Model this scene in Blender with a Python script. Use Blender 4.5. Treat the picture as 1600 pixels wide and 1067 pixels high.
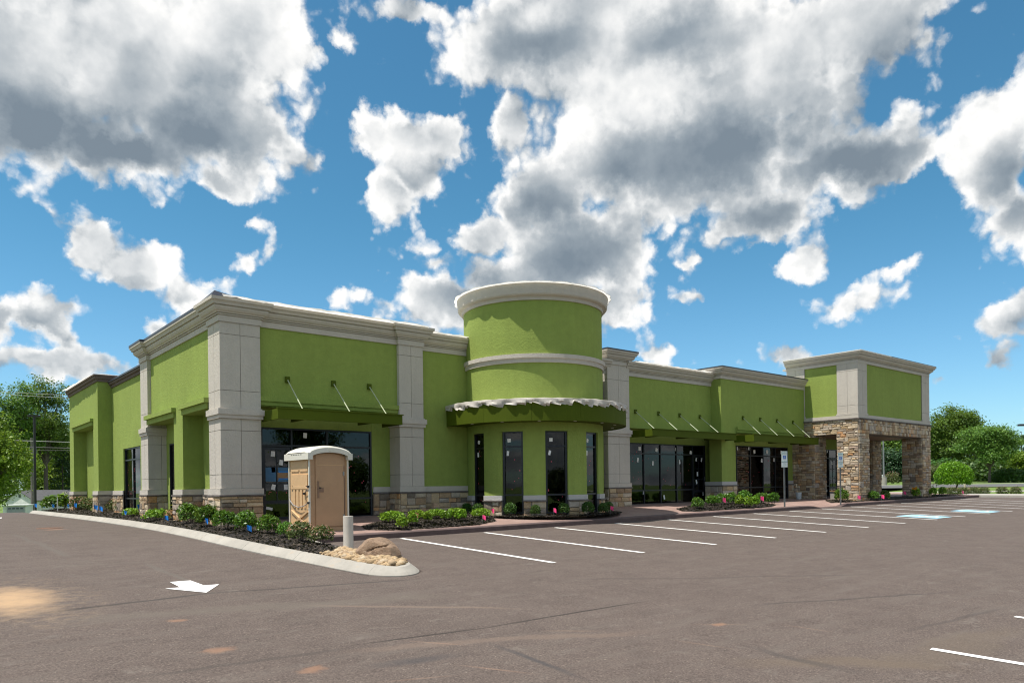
import bpy, bmesh, math, random
import numpy as np
from mathutils import Vector, Matrix
random.seed(7); rng = np.random.default_rng(7)
for o in list(bpy.data.objects): bpy.data.objects.remove(o)
SC = bpy.context.scene; COL = SC.collection
R_ = math.radians
# ---------------------------------------------------------------- camera, solved from the facade's two vanishing points
FPX, CXP, CYP, ROLL = 1152.0, 800.0, 760.0, 0.0130
YAW = math.atan2(2186 - 800, FPX)
SA, CA = math.sin(YAW), math.cos(YAW)
XL, XD = SA, CA            # world X axis in (lateral, depth)
YL, YD = -CA, SA
_l, _d = (346 - 800) / FPX * 20.5, 20.5
CAM = (-(_l * XL + _d * XD), -(_l * YL + _d * YD), 0.91)
def ray(x, y):
    a, b = x - CXP, y - CYP
    u = a * math.cos(ROLL) - b * math.sin(ROLL); v = b * math.cos(ROLL) + a * math.sin(ROLL)
    l = u / FPX
    return (l * XL + XD, l * YL + YD, -v / FPX)
def on_z(x, y, z):
    r = ray(x, y); t = (z - CAM[2]) / r[2]; return (CAM[0] + t * r[0], CAM[1] + t * r[1], z)
def on_y(x, y, Y):
    r = ray(x, y); t = (Y - CAM[1]) / r[1]; return (CAM[0] + t * r[0], Y, CAM[2] + t * r[2])
def on_x(x, y, X):
    r = ray(x, y); t = (X - CAM[0]) / r[0]; return (X, CAM[1] + t * r[1], CAM[2] + t * r[2])
def on_g(x, y, g):
    z = -.2
    for _ in range(60):
        p = on_z(x, y, z); z = .5 * z + .5 * g(p[0], p[1])
    return (p[0], p[1], g(p[0], p[1]))
def at(x, dep):            # world X, Y of a picture column at a given depth
    l = (x - CXP) / FPX * dep
    return (CAM[0] + l * XL + dep * XD, CAM[1] + l * YL + dep * YD)
def zpx(x, y, dep):        # height seen at picture row y at that depth
    return CAM[2] + (CYP - ROLL * (x - CXP) - y) / FPX * dep
cd = bpy.data.cameras.new('camera'); cam = bpy.data.objects.new('camera', cd); COL.objects.link(cam)
cd.sensor_width = 36; cd.lens = 36 * FPX / 1600; cd.shift_y = (CYP - 533.5) / 1600; cd.clip_end = 6000; cd.clip_start = .1
fw = Vector((XD, YD, 0)); rt = Vector((XL, YL, 0)); up = Vector((0, 0, 1))
r2 = rt * math.cos(ROLL) - up * math.sin(ROLL); u2 = up * math.cos(ROLL) + rt * math.sin(ROLL)
cam.matrix_world = Matrix(((r2.x, u2.x, -fw.x, CAM[0]), (r2.y, u2.y, -fw.y, CAM[1]), (r2.z, u2.z, -fw.z, CAM[2]), (0, 0, 0, 1)))
SC.camera = cam
SC.view_settings.view_transform = 'Standard'; SC.view_settings.look = 'None'; SC.view_settings.gamma = 1
SC.view_settings.exposure = 0.60
SC.cycles.use_denoising = True; SC.cycles.filter_width = 1.15
SC.cycles.max_bounces = 8; SC.cycles.transparent_max_bounces = 12
# ---------------------------------------------------------------- sun
SUNV = Vector((-.37, .085, 1)).normalized()
sd = bpy.data.lights.new('sun', 'SUN'); sd.energy = 4.1; sd.angle = R_(.53); sd.color = (1, .95, .87)
sun = bpy.data.objects.new('sun', sd); COL.objects.link(sun); sun.rotation_euler = SUNV.to_track_quat('Z', 'Y').to_euler()
# ---------------------------------------------------------------- world: sky texture with procedural cumulus by direction
W = bpy.data.worlds.new('World'); SC.world = W; W.use_nodes = True
W.cycles.sampling_method = 'MANUAL'; W.cycles.sample_map_resolution = 256
nt = W.node_tree; nt.nodes.clear()
class NT:
    def __init__(s, nt): s.nt = nt
    def n(s, typ, **k):
        nd = s.nt.nodes.new(typ)
        for a, b in k.items():
            if a == 'inp':
                for i, v in b.items():
                    if isinstance(v, bpy.types.NodeSocket): s.nt.links.new(v, nd.inputs[i])
                    else: nd.inputs[i].default_value = v
            else: setattr(nd, a, b)
        return nd
    def m(s, op, a, b=0., c=0., clamp=False):
        return s.n('ShaderNodeMath', operation=op, use_clamp=clamp, inp={0: a, 1: b, 2: c}).outputs[0]
    def vm(s, op, a, b=(0, 0, 0), c=None):
        nd = s.n('ShaderNodeVectorMath', operation=op, inp={0: a, 1: b})
        if c is not None:
            if isinstance(c, bpy.types.NodeSocket): s.nt.links.new(c, nd.inputs[2])
            else: nd.inputs[2].default_value = c
        return nd.outputs['Value'] if op in ('LENGTH', 'DOT_PRODUCT', 'DISTANCE') else nd.outputs[0]
    def noise(s, vec, scale, detail=4., rough=.55, dist=0., col=False, lac=2.):
        nd = s.n('ShaderNodeTexNoise', inp={'Scale': scale, 'Detail': detail, 'Roughness': rough, 'Distortion': dist, 'Lacunarity': lac})
        s.nt.links.new(vec, nd.inputs['Vector']); return nd.outputs['Color' if col else 0]
    def ss(s, x, a, b, lo=0., hi=1.):
        return s.n('ShaderNodeMapRange', interpolation_type='SMOOTHSTEP', inp={0: x, 1: a, 2: b, 3: lo, 4: hi}).outputs[0]
    def lin(s, x, a, b, lo=0., hi=1.):
        return s.n('ShaderNodeMapRange', inp={0: x, 1: a, 2: b, 3: lo, 4: hi}).outputs[0]
    def mix(s, f, a, b, mode='MIX'):
        nd = s.n('ShaderNodeMix', data_type='RGBA', blend_type=mode)
        for i, v in ((0, f), (6, a), (7, b)):
            if isinstance(v, bpy.types.NodeSocket): s.nt.links.new(v, nd.inputs[i])
            else: nd.inputs[i].default_value = v if i == 0 or len(v) == 4 else (*v, 1)
        return nd.outputs[2]
    def ramp(s, x, stops, mode='LINEAR'):
        nd = s.n('ShaderNodeValToRGB', inp={0: x}); cr = nd.color_ramp; cr.interpolation = mode
        while len(cr.elements) < len(stops): cr.elements.new(.5)
        for e, (p, c) in zip(cr.elements, stops): e.position = p; e.color = (*c, 1)
        return nd.outputs[0]
w = NT(nt)
sky = w.n('ShaderNodeTexSky', sky_type='NISHITA', sun_disc=False, sun_elevation=math.asin(SUNV.z), sun_rotation=math.atan2(SUNV.x, SUNV.y),
          altitude=200, air_density=1.0, dust_density=.6, ozone_density=3.0)
tc = w.n('ShaderNodeTexCoord').outputs['Generated']
sx = w.n('ShaderNodeSeparateXYZ', inp={0: tc})
lat = w.vm('DOT_PRODUCT', tc, (XL, YL, 0)); dep = w.vm('DOT_PRODUCT', tc, (XD, YD, 0))
az = w.m('ARCTAN2', lat, dep); el = w.m('ARCSINE', sx.outputs[2])
uv = w.n('ShaderNodeCombineXYZ', inp={0: az, 1: el, 2: 0.}).outputs[0]
w1 = w.noise(tc, 5., 3., .55, col=True); w2 = w.noise(tc, 22., 6., .62, col=True)
uvw = w.vm('MULTIPLY_ADD', w.vm('SUBTRACT', w1, (.5, .5, .5)), (.075, .06, 0), uv)
uvw = w.vm('MULTIPLY_ADD', w.vm('SUBTRACT', w2, (.5, .5, .5)), (.055, .05, 0), uvw)
def blob_uv(x, y, rx, ry):
    def ue(x, y):
        r = Vector(ray(x, y)); r.normalize()
        l = r.x * XL + r.y * YL; d = r.x * XD + r.y * YD
        return math.atan2(l, d), math.asin(r.z)
    a = ue(x - rx, y); b = ue(x + rx, y); c = ue(x, y - ry); d = ue(x, y + ry); m = ue(x, y)
    return m[0], m[1], (b[0] - a[0]) / 2, (c[1] - d[1]) / 2
def field(blobs, vec, k):
    acc = None
    for b in blobs:
        u0, v0, a, c = blob_uv(*b)
        L = w.vm('LENGTH', w.vm('MULTIPLY_ADD', vec, (1 / a, 1 / c, 0), (-u0 / a, -v0 / c, 0)))
        k_s = max(.42, min(1., min(b[2], b[3]) / 44.))
        if k_s < 1: L = w.m('MULTIPLY_ADD', L, k_s, 1 - k_s + .06 * (1 - k_s))
        elif min(b[2], b[3]) > 70: L = w.m('MULTIPLY', L, .80)
        acc = L if acc is None else w.m('SMOOTH_MIN', acc, L, k)
    return acc
CLOUDS = [(40, 90, 190, 150), (230, 80, 210, 150), (370, 40, 110, 90), (330, 180, 130, 100), (220, 240, 170, 60), (60, 190, 120, 80), (345, 285, 50, 40), (525, 78, 36, 32), (445, 90, 60, 60),
          (640, 215, 70, 55), (600, 300, 50, 55), (695, 215, 42, 55), (585, 215, 38, 50), (640, 260, 70, 60),
          (145, 380, 48, 48), (215, 415, 75, 45), (290, 455, 60, 32), (245, 490, 38, 28), (330, 445, 30, 18),
          (65, 490, 62, 40), (10, 505, 45, 40), (110, 515, 32, 24), (120, 560, 200, 26),
          (385, 360, 24, 18), (388, 413, 20, 17), (425, 405, 15, 15), (548, 470, 32, 22), (740, 480, 140, 60),
          (640, 15, 75, 32), (790, 70, 95, 85), (900, 40, 180, 120), (1060, 60, 220, 130), (1200, 90, 160, 120), (1330, 40, 120, 80), (1440, 10, 60, 35), (1000, 140, 180, 100), (800, 190, 36, 50),
          (960, 230, 150, 80), (1120, 240, 220, 100), (1290, 260, 170, 70), (1400, 255, 80, 45), (1200, 330, 100, 60), (1180, 375, 45, 22), (860, 300, 90, 80), (900, 400, 130, 90), (770, 370, 60, 40), (800, 440, 110, 60), (660, 395, 40, 22), (690, 420, 60, 25), (960, 480, 60, 40), (680, 470, 70, 45), (980, 360, 40, 30),
          (1580, 190, 85, 80), (1550, 270, 90, 80), (1590, 350, 90, 60), (1530, 310, 45, 35),
          (1245, 413, 60, 26), (1325, 482, 66, 26), (1398, 432, 30, 12), (1025, 545, 52, 24), (1235, 565, 46, 26), (1548, 510, 80, 26), (1600, 480, 50, 34), (1533, 570, 36, 26), (1480, 525, 24, 14), (1451, 580, 22, 18), (1090, 466, 32, 12), (1080, 415, 18, 9), (1590, 640, 34, 16), (1435, 70, 15, 14), (600, 490, 26, 20)]
DARK = [(180, 235, 190, 48), (330, 225, 105, 50), (70, 215, 90, 36), (830, 75, 90, 42), (1150, 245, 260, 66), (1330, 255, 130, 45), (990, 255, 120, 50), (870, 330, 90, 60), (920, 410, 90, 70), (1590, 290, 60, 80), (1060, 70, 80, 40), (760, 460, 70, 40), (240, 470, 70, 16), (80, 510, 60, 24), (640, 285, 35, 25), (1210, 330, 80, 30)]
dmin = field(CLOUDS, uvw, .25)
dark_d = field(DARK, uvw, .3)
fbm = w.noise(tc, 9., 9., .60); fb2 = w.noise(tc, 30., 7., .62)
def puff(vec):
    nd = w.n('ShaderNodeTexVoronoi', feature='SMOOTH_F1', voronoi_dimensions='2D', inp={'Scale': 15., 'Detail': 2.4, 'Roughness': .55, 'Lacunarity': 2.3, 'Smoothness': .35})
    nt.links.new(vec, nd.inputs['Vector']); return w.m('SUBTRACT', .47, nd.outputs['Distance'])
tcw = w.vm('MULTIPLY_ADD', w.vm('SUBTRACT', w2, (.5, .5, .5)), (.035, .035, 0), uv)
pf = puff(tcw)
dens = w.m('SUBTRACT', 1.30, dmin)
dens = w.m('ADD', dens, w.m('MULTIPLY', w.m('SUBTRACT', fbm, .5), w.lin(dmin, .25, .85, .7, 1.25)))
dens = w.m('ADD', dens, w.m('MULTIPLY', w.m('SUBTRACT', fb2, .5), .5))
dens = w.m('ADD', dens, w.m('MULTIPLY', pf, w.lin(dmin, .25, .85, .25, .95)))
# the same kind of broken cumulus goes on all round, away from the part of the sky in the picture
flat = w.n('ShaderNodeCombineXYZ', inp={0: w.m('DIVIDE', sx.outputs[0], w.m('ADD', w.m('ABSOLUTE', sx.outputs[2]), .22)), 1: w.m('DIVIDE', sx.outputs[1], w.m('ADD', w.m('ABSOLUTE', sx.outputs[2]), .22)), 2: 0.}).outputs[0]
gen = w.noise(flat, 1.5, 8., .56)
outm = w.m('MAXIMUM', w.ss(w.m('ABSOLUTE', az), .62, .78), w.ss(el, .60, .72))
gd = w.m('MULTIPLY', w.m('SUBTRACT', gen, .44), 4.5)
dens = w.m('ADD', w.m('MULTIPLY', dens, w.m('SUBTRACT', 1., outm)), w.m('MULTIPLY', gd, outm))
alpha = w.ss(dens, -.05, .45)
sunoff = lambda k, v: w.vm('ADD', v, (XL * -.75 * k, YL * -.75 * k, .8 * k))
n5 = w.noise(tc, 4.6, 5., .5); r5 = w.m('SUBTRACT', w.noise(sunoff(.055, tc), 4.6, 5., .5), n5)
r9 = w.m('SUBTRACT', w.noise(sunoff(.028, tc), 9., 9., .60), fbm)
rp = w.m('SUBTRACT', puff(w.vm('ADD', tcw, (-.012, .013, 0))), pf)
thick = w.ss(dens, .30, 1.0)
darkm = w.m('MULTIPLY', w.ss(w.m('ADD', dark_d, w.m('MULTIPLY', w.m('SUBTRACT', n5, .5), -1.5)), 1.75, .10), w.ss(dens, .15, .95))
darkm = w.m('ADD', w.m('MULTIPLY', darkm, w.m('SUBTRACT', 1., outm)), w.m('MULTIPLY', outm, w.ss(gd, .35, 1.6, 0., .8)))
shade = w.m('SUBTRACT', .93, w.m('MULTIPLY', darkm, .56))
for r_, k_, lo in ((r5, 1.7, 1.), (r9, 1.2, .5), (rp, .55, .10)): shade = w.m('SUBTRACT', shade, w.m('MULTIPLY', r_, w.lin(thick, 0, 1, k_, k_ * lo)))
shade = w.m('SUBTRACT', shade, w.m('MULTIPLY', thick, .07))
ccol = w.ramp(w.lin(shade, .22, 1.05), [(0, (.19, .235, .28)), (.3, (.30, .345, .385)), (.6, (.50, .53, .55)), (.82, (.74, .75, .75)), (1, (.93, .92, .90))])
CLOUD_GAIN = 6.25
ccol = w.vm('MULTIPLY', ccol, (CLOUD_GAIN,) * 3)
skyc = w.vm('MULTIPLY', sky.outputs[0], w.mix(w.ss(el, -.02, .38), (.60, .80, .90), (.37, .72, .735)))      # clear, slightly cyan summer blue
final = w.mix(w.m('MULTIPLY', alpha, .97), skyc, ccol)
bg = w.n('ShaderNodeBackground', inp={'Color': final, 'Strength': .12})
wo = w.n('ShaderNodeOutputWorld', inp={0: bg.outputs[0]})
# ---------------------------------------------------------------- helpers
def tag(o, label=None, cat=None, group=None, kind=None):
    for k, v in (('label', label), ('category', cat), ('group', group), ('kind', kind)):
        if v: o[k] = v
    return o
def link(name, me, mat=None, parent=None, loc=None):
    o = bpy.data.objects.new(name, me); COL.objects.link(o)
    if mat is not None and me is not None and not me.materials: me.materials.append(mat)
    if parent is not None: o.parent = parent
    if loc is not None: o.location = loc
    return o
def empty(name, loc=(0, 0, 0), rz=0, **k):
    o = bpy.data.objects.new(name, None); COL.objects.link(o); o.location = loc; o.rotation_euler = (0, 0, rz); o.empty_display_size = .2
    return tag(o, **k)
def np_mesh(name, V, F, smooth=False):
    me = bpy.data.meshes.new(name); V = np.asarray(V, np.float32); F = np.asarray(F, np.int32); k = F.shape[1]
    me.vertices.add(len(V)); me.vertices.foreach_set('co', V.ravel())
    me.loops.add(F.size); me.loops.foreach_set('vertex_index', F.ravel())
    me.polygons.add(len(F)); me.polygons.foreach_set('loop_start', np.arange(len(F), dtype=np.int32) * k)
    me.update(calc_edges=True)
    if smooth: me.polygons.foreach_set('use_smooth', np.ones(len(F), bool))
    return me
class MB:
    def __init__(s): s.v = []; s.f = []
    def add(s, vs, fs):
        n = len(s.v); s.v += [tuple(p) for p in vs]; s.f += [tuple(i + n for i in f) for f in fs]; return s
    def box(s, x0, x1, y0, y1, z0, z1, M=None):
        vs = [(x, y, z) for z in (z0, z1) for y in (y0, y1) for x in (x0, x1)]
        if M: vs = [M @ Vector(p) for p in vs]
        return s.add(vs, [(0, 2, 3, 1), (4, 5, 7, 6), (0, 1, 5, 4), (2, 6, 7, 3), (0, 4, 6, 2), (1, 3, 7, 5)])
    def prism(s, poly, z0, z1):          # poly counter-clockwise in x, y; z0, z1 numbers or functions of x, y
        n = len(poly); f0 = z0 if callable(z0) else (lambda x, y: z0); f1 = z1 if callable(z1) else (lambda x, y: z1)
        vs = [(x, y, f0(x, y)) for x, y in poly] + [(x, y, f1(x, y)) for x, y in poly]
        return s.add(vs, [tuple(range(n - 1, -1, -1)), tuple(range(n, 2 * n))] + [(i, (i + 1) % n, n + (i + 1) % n, n + i) for i in range(n)])
    def sheet(s, poly, zf):
        return s.add([(x, y, zf(x, y)) for x, y in poly], [tuple(range(len(poly)))])
    def arc(s, cx, cy, r0, r1, a0, a1, z0, z1, n=None):   # angles in degrees from -Y towards +X
        n = n or max(2, int(abs(a1 - a0) / 3)); vs = []; full = abs(a1 - a0) > 359.9
        for i in range(n + 1):
            a = R_(a0 + (a1 - a0) * i / n); dx, dy = math.sin(a), -math.cos(a)
            vs += [(cx + dx * r, cy + dy * r, z) for r, z in ((r0, z0), (r1, z0), (r1, z1), (r0, z1))]
        fs = []
        for i in range(n):
            b = 4 * i
            fs += [(b + k, b + 4 + k, b + 4 + (k + 1) % 4, b + (k + 1) % 4) for k in range(4)]
        if not full: fs += [(0, 1, 2, 3), (4 * n + 3, 4 * n + 2, 4 * n + 1, 4 * n)]
        return s.add(vs, fs)
    def lathe(s, cx, cy, prof, a0, a1, n, z=0):
        vs = []; k = len(prof)
        for i in range(n + 1):
            a = R_(a0 + (a1 - a0) * i / n)
            vs += [(cx + math.sin(a) * r, cy - math.cos(a) * r, zz + z) for r, zz in prof]
        return s.add(vs, [(i * k + j, (i + 1) * k + j, (i + 1) * k + j + 1, i * k + j + 1) for i in range(n) for j in range(k - 1)])
    def sweep(s, path, prof, closed_prof=True, side=1):   # outward = right of travel when side = 1
        n = len(path); k = len(prof); offs = []
        for i in range(n):
            def nrm(a, b):
                dx, dy = b[0] - a[0], b[1] - a[1]; L = math.hypot(dx, dy); return (dy / L * side, -dx / L * side)
            if i == 0: m = nrm(path[0], path[1])
            elif i == n - 1: m = nrm(path[-2], path[-1])
            else:
                a, b = nrm(path[i - 1], path[i]), nrm(path[i], path[i + 1]); q = 1 + a[0] * b[0] + a[1] * b[1]; m = ((a[0] + b[0]) / q, (a[1] + b[1]) / q)
            offs.append(m)
        vs = [(path[i][0] + offs[i][0] * o, path[i][1] + offs[i][1] * o, z) for i in range(n) for o, z in prof]
        fs = [(i * k + j, i * k + (j + 1) % k, (i + 1) * k + (j + 1) % k, (i + 1) * k + j) for i in range(n - 1) for j in range(k if closed_prof else k - 1)]
        if closed_prof: fs += [tuple(range(k - 1, -1, -1)), tuple((n - 1) * k + j for j in range(k))]
        return s.add(vs, fs)
    def tube(s, pts, r, n=8, cap=True):
        P = [Vector(p) for p in pts]; rs = r if isinstance(r, (list, tuple)) else [r] * len(P); vs = []
        for i, p in enumerate(P):
            t = ((P[min(i + 1, len(P) - 1)] - P[max(i - 1, 0)])).normalized()
            a = t.orthogonal().normalized() if i == 0 else (a - t * a.dot(t)).normalized()
            b = t.cross(a)
            vs += [p + (a * math.cos(2 * math.pi * j / n) + b * math.sin(2 * math.pi * j / n)) * rs[i] for j in range(n)]
        fs = [(i * n + j, i * n + (j + 1) % n, (i + 1) * n + (j + 1) % n, (i + 1) * n + j) for i in range(len(P) - 1) for j in range(n)]
        if cap: fs += [tuple(range(n - 1, -1, -1)), tuple((len(P) - 1) * n + j for j in range(n))]
        return s.add(vs, fs)
    def mesh(s, name, smooth=False):
        me = bpy.data.meshes.new(name); me.from_pydata(s.v, [], s.f)
        bm = bmesh.new(); bm.from_mesh(me); bmesh.ops.recalc_face_normals(bm, faces=bm.faces); bm.to_mesh(me); bm.free()
        if smooth:
            for p in me.polygons: p.use_smooth = True
            me.set_sharp_from_angle(angle=R_(42))
        me.update(); return me
    def build(s, name, mat, parent=None, smooth=False, loc=None): return link(name, s.mesh(name, smooth), mat, parent, loc)
def bevel(o, wd, seg=2):
    m = o.modifiers.new('bevel', 'BEVEL'); m.width = wd; m.segments = seg; m.limit_method = 'ANGLE'; return o
def copy_tree(o, parent=None, loc=None, rz=None, scale=None):
    c = o.copy(); COL.objects.link(c); c.parent = parent
    if loc is not None: c.location = loc
    if rz is not None: c.rotation_euler = (0, 0, rz)
    if scale is not None: c.scale = scale if isinstance(scale, tuple) else (scale,) * 3
    for ch in o.children: copy_tree(ch, c)
    return c
# ---------------------------------------------------------------- materials
def mat(name):
    m = bpy.data.materials.new(name); m.use_nodes = True; t = m.node_tree; t.nodes.clear(); n = NT(t)
    b = n.n('ShaderNodeBsdfPrincipled'); o = n.n('ShaderNodeOutputMaterial', inp={0: b.outputs[0]})
    n.b = b; n.out = o; n.pos = n.n('ShaderNodeNewGeometry').outputs['Position']; n.obj = n.n('ShaderNodeTexCoord').outputs['Object']
    return m, n
def setin(n, **k):
    for a, v in k.items():
        i = n.b.inputs[a.replace('_', ' ')]
        if isinstance(v, bpy.types.NodeSocket): n.nt.links.new(v, i)
        else: i.default_value = (*v, 1) if isinstance(v, tuple) and len(v) == 3 else v
def bump(n, h, strength, dist): 
    nd = n.n('ShaderNodeBump', inp={'Strength': strength, 'Distance': dist, 'Height': h}); n.nt.links.new(nd.outputs[0], n.b.inputs['Normal'])
def simple(name, col, rough=.6, metal=0., var=.12, vs=3., bs=0., bsc=60., spec=.5):
    m, n = mat(name)
    f = n.noise(n.pos, vs, 5., .6)
    c = n.mix(n.lin(f, .3, .7), tuple(x * (1 - var) for x in col), tuple(min(1, x * (1 + var)) for x in col))
    setin(n, Base_Color=c, Roughness=rough, Metallic=metal); n.b.inputs['Specular IOR Level'].default_value = spec
    if bs: bump(n, n.noise(n.pos, bsc, 4., .6), bs, .01)
    return m
def stucco(name, col, var=.11):
    m, n = mat(name)
    big = n.noise(n.pos, .7, 4., .6); mid = n.noise(n.pos, 5., 5., .65); fine = n.noise(n.pos, 55., 3., .6)
    streak = n.noise(n.vm('MULTIPLY', n.pos, (3., 3., .25)), 1.6, 5., .6)
    f = n.m('ADD', n.m('MULTIPLY', big, .35), n.m('ADD', n.m('MULTIPLY', mid, .3), n.m('ADD', n.m('MULTIPLY', streak, .25), n.m('MULTIPLY', fine, .18))))
    c = n.mix(n.lin(f, .38, .70), tuple(x * (1 - var * 1.3) for x in col), tuple(x * (1 + var) for x in col))
    setin(n, Base_Color=c, Roughness=.92); n.b.inputs['Specular IOR Level'].default_value = .2
    h = n.m('ADD', n.m('MULTIPLY', fine, .6), n.m('MULTIPLY', n.noise(n.pos, 14., 4., .6), 1.0))
    bump(n, h, .75, .016); return m
GREEN = stucco('green_stucco', (.258, .328, .078))
CREAM = stucco('cream_stucco', (.52, .475, .42), .08)
GREY_TRIM = stucco('grey_trim', (.46, .445, .43), .05)
BROWN_TRIM = stucco('brown_trim', (.15, .115, .10), .08)
CANOPY = simple('canopy_green_metal', (.066, .092, .004), .7, 0., .06, 1., spec=.15)
FRAME = simple('dark_window_frame', (.016, .018, .026), .35, .3, .1, 2.)
DARKCAP = simple('dark_metal_coping', (.05, .052, .065), .4, .4, .15, 4.)
def sheet_mat(name, col, tr):
    m, n = mat(name); c = n.mix(n.lin(n.noise(n.pos, 7., 5.), .3, .7), tuple(x * .9 for x in col), col)
    setin(n, Base_Color=c, Roughness=.55); bump(n, n.noise(n.pos, 9., 4.), .4, .02)
    tl = n.n('ShaderNodeBsdfTranslucent', inp={0: c}); mx = n.n('ShaderNodeMixShader', inp={0: tr, 1: n.b.outputs[0], 2: tl.outputs[0]}); n.nt.links.new(mx.outputs[0], n.out.inputs[0]); return m
WHITE_SHEET = sheet_mat('white_membrane', (.86, .84, .80), .5)
CAPSTONE = simple('capstone', (.135, .115, .105), .85, 0., .3, 6., .6, 25.)
MORTAR = simple('mortar', (.17, .15, .13), .95, 0., .25, 12., .5, 40.)
SOFFIT = simple('tan_soffit', (.30, .20, .14), .8, 0., .1, 3.)
INTERIOR = simple('unfinished_interior', (.10, .088, .08), .9, 0., .3, .8)
ROD = simple('pale_green_rod', (.42, .46, .30), .5)
STEEL = simple('galvanised_steel', (.26, .27, .27), .45, .6, .15, 8.)
PAPER = simple('white_paper', (.8, .8, .78), .7)
def stone_mat(name, island):
    m, n = mat(name)
    if island: r = n.n('ShaderNodeNewGeometry').outputs['Random Per Island']
    else: r = n.n('ShaderNodeObjectInfo').outputs['Random']
    c = n.ramp(r, [(0, (.24, .15, .09)), (.13, (.46, .31, .175)), (.26, (.66, .51, .32)), (.38, (.34, .27, .215)), (.5, (.70, .60, .46)), (.6, (.56, .38, .19)), (.7, (.12, .105, .095)), (.74, (.64, .53, .39)), (.86, (.41, .36, .32)), (.94, (.58, .29, .11)), (1, (.74, .67, .56))])
    f = n.noise(n.pos, 9., 6., .65); f2 = n.noise(n.pos, 40., 4., .6)
    c = n.mix(n.lin(f, .3, .72), n.mix(.30, c, (.09, .065, .05)), n.mix(.15, c, (.7, .56, .38)))
    c = n.mix(n.lin(f2, .45, .75, 0, .3), c, (.13, .10, .08))
    setin(n, Base_Color=c, Roughness=.88); bump(n, n.m('ADD', n.noise(n.pos, 18., 6., .65), n.m('MULTIPLY', f2, .4)), .8, .03)
    return m
STONE = stone_mat('ledge_stone', False); STONE_I = stone_mat('ledge_stone_small', True)
def glass_mat(name, tint, refl=1.0):
    m = bpy.data.materials.new(name); m.use_nodes = True; t = m.node_tree; t.nodes.clear(); n = NT(t)
    pos = n.n('ShaderNodeNewGeometry').outputs['Position']
    bmp = n.n('ShaderNodeBump', inp={'Strength': .06, 'Distance': .02, 'Height': n.noise(pos, 1.3, 2.)})
    tr = n.n('ShaderNodeBsdfTransparent', inp={0: (*tint, 1)}); gl = n.n('ShaderNodeBsdfGlossy', inp={0: (.88 * refl, .9 * refl, .92 * refl, 1), 1: .015, 'Normal': bmp.outputs[0]})
    fr = n.n('ShaderNodeFresnel', inp={0: 1.47})
    mx = n.n('ShaderNodeMixShader', inp={0: n.m('ADD', fr.outputs[0], .0), 1: tr.outputs[0], 2: gl.outputs[0]})
    n.n('ShaderNodeOutputMaterial', inp={0: mx.outputs[0]}); return m
GLASS = glass_mat('tinted_glass', (.36, .34, .33))
def leaf_mat(name, c0, c1, c2, trans=.3, rough=.5):
    m = bpy.data.materials.new(name); m.use_nodes = True; t = m.node_tree; t.nodes.clear(); n = NT(t)
    r = n.n('ShaderNodeNewGeometry').outputs['Random Per Island']
    oi = n.n('ShaderNodeObjectInfo').outputs['Random']
    big = n.noise(n.n('ShaderNodeNewGeometry').outputs['Position'], .8, 3.)
    c = n.ramp(n.m('ADD', n.m('MULTIPLY', r, .75), n.m('MULTIPLY', n.m('SUBTRACT', big, .35), .7)), [(0, c0), (.5, c1), (1, c2)])
    hs = n.n('ShaderNodeHueSaturation', inp={'Hue': n.lin(oi, 0, 1, .485, .51), 'Value': n.lin(oi, 0, 1, .85, 1.15), 'Color': c}).outputs[0]
    b = n.n('ShaderNodeBsdfPrincipled', inp={'Base Color': hs, 'Roughness': rough, 'Specular IOR Level': .35})
    tl = n.n('ShaderNodeBsdfTranslucent', inp={0: n.mix(.5, hs, (.16, .22, .02), 'MIX')})
    mx = n.n('ShaderNodeMixShader', inp={0: trans, 1: b.outputs[0], 2: tl.outputs[0]})
    n.n('ShaderNodeOutputMaterial', inp={0: mx.outputs[0]}); return m
L_TREE = leaf_mat('tree_leaf', (.04, .10, .018), (.10, .21, .03), (.20, .33, .045), .42)
L_LIGHT = leaf_mat('sunny_leaf', (0.06, 0.13, 0.01), (0.15, 0.26, 0.018), (0.27, 0.37, 0.03), .35)
L_MAPLE = leaf_mat('maple_leaf', (.05, .12, .02), (.11, .23, .035), (.20, .32, .05))
L_CONIFER = leaf_mat('conifer_needle', (0.012, 0.036, 0.016), (0.028, 0.066, 0.026), (0.055, 0.105, 0.04), .15)
L_BOX = leaf_mat('glossy_shrub_leaf', (0.03, 0.095, 0.012), (0.075, 0.19, 0.016), (0.18, 0.31, 0.035), .25, .38)
L_LIME = leaf_mat('lime_shrub_leaf', (0.085, 0.18, 0.01), (0.17, 0.33, 0.018), (0.3, 0.45, 0.04), .3, .45)
L_DARKBALL = leaf_mat('dark_clipped_leaf', (0.02, 0.065, 0.012), (0.045, 0.12, 0.016), (0.085, 0.18, 0.024), .2)
L_ROSE = leaf_mat('rose_leaf', (.045, .07, .02), (.09, .12, .035), (.17, .19, .06), .25)
L_PINK = leaf_mat('rose_petal', (.35, .14, .10), (.55, .28, .22), (.62, .45, .34), .25)
L_YEL = leaf_mat('hydrangea_leaf', (.10, .15, .01), (.22, .27, .02), (.42, .42, .05), .35)
L_WHITE = leaf_mat('pale_petal', (.5, .48, .3), (.62, .6, .45), (.7, .7, .6), .2)
L_DRY = leaf_mat('dry_straw', (.20, .10, .05), (.33, .19, .09), (.45, .30, .16), .2)
BARK = simple('bark', (.105, .085, .07), .95, 0., .35, 7., .8, 18.)
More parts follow.
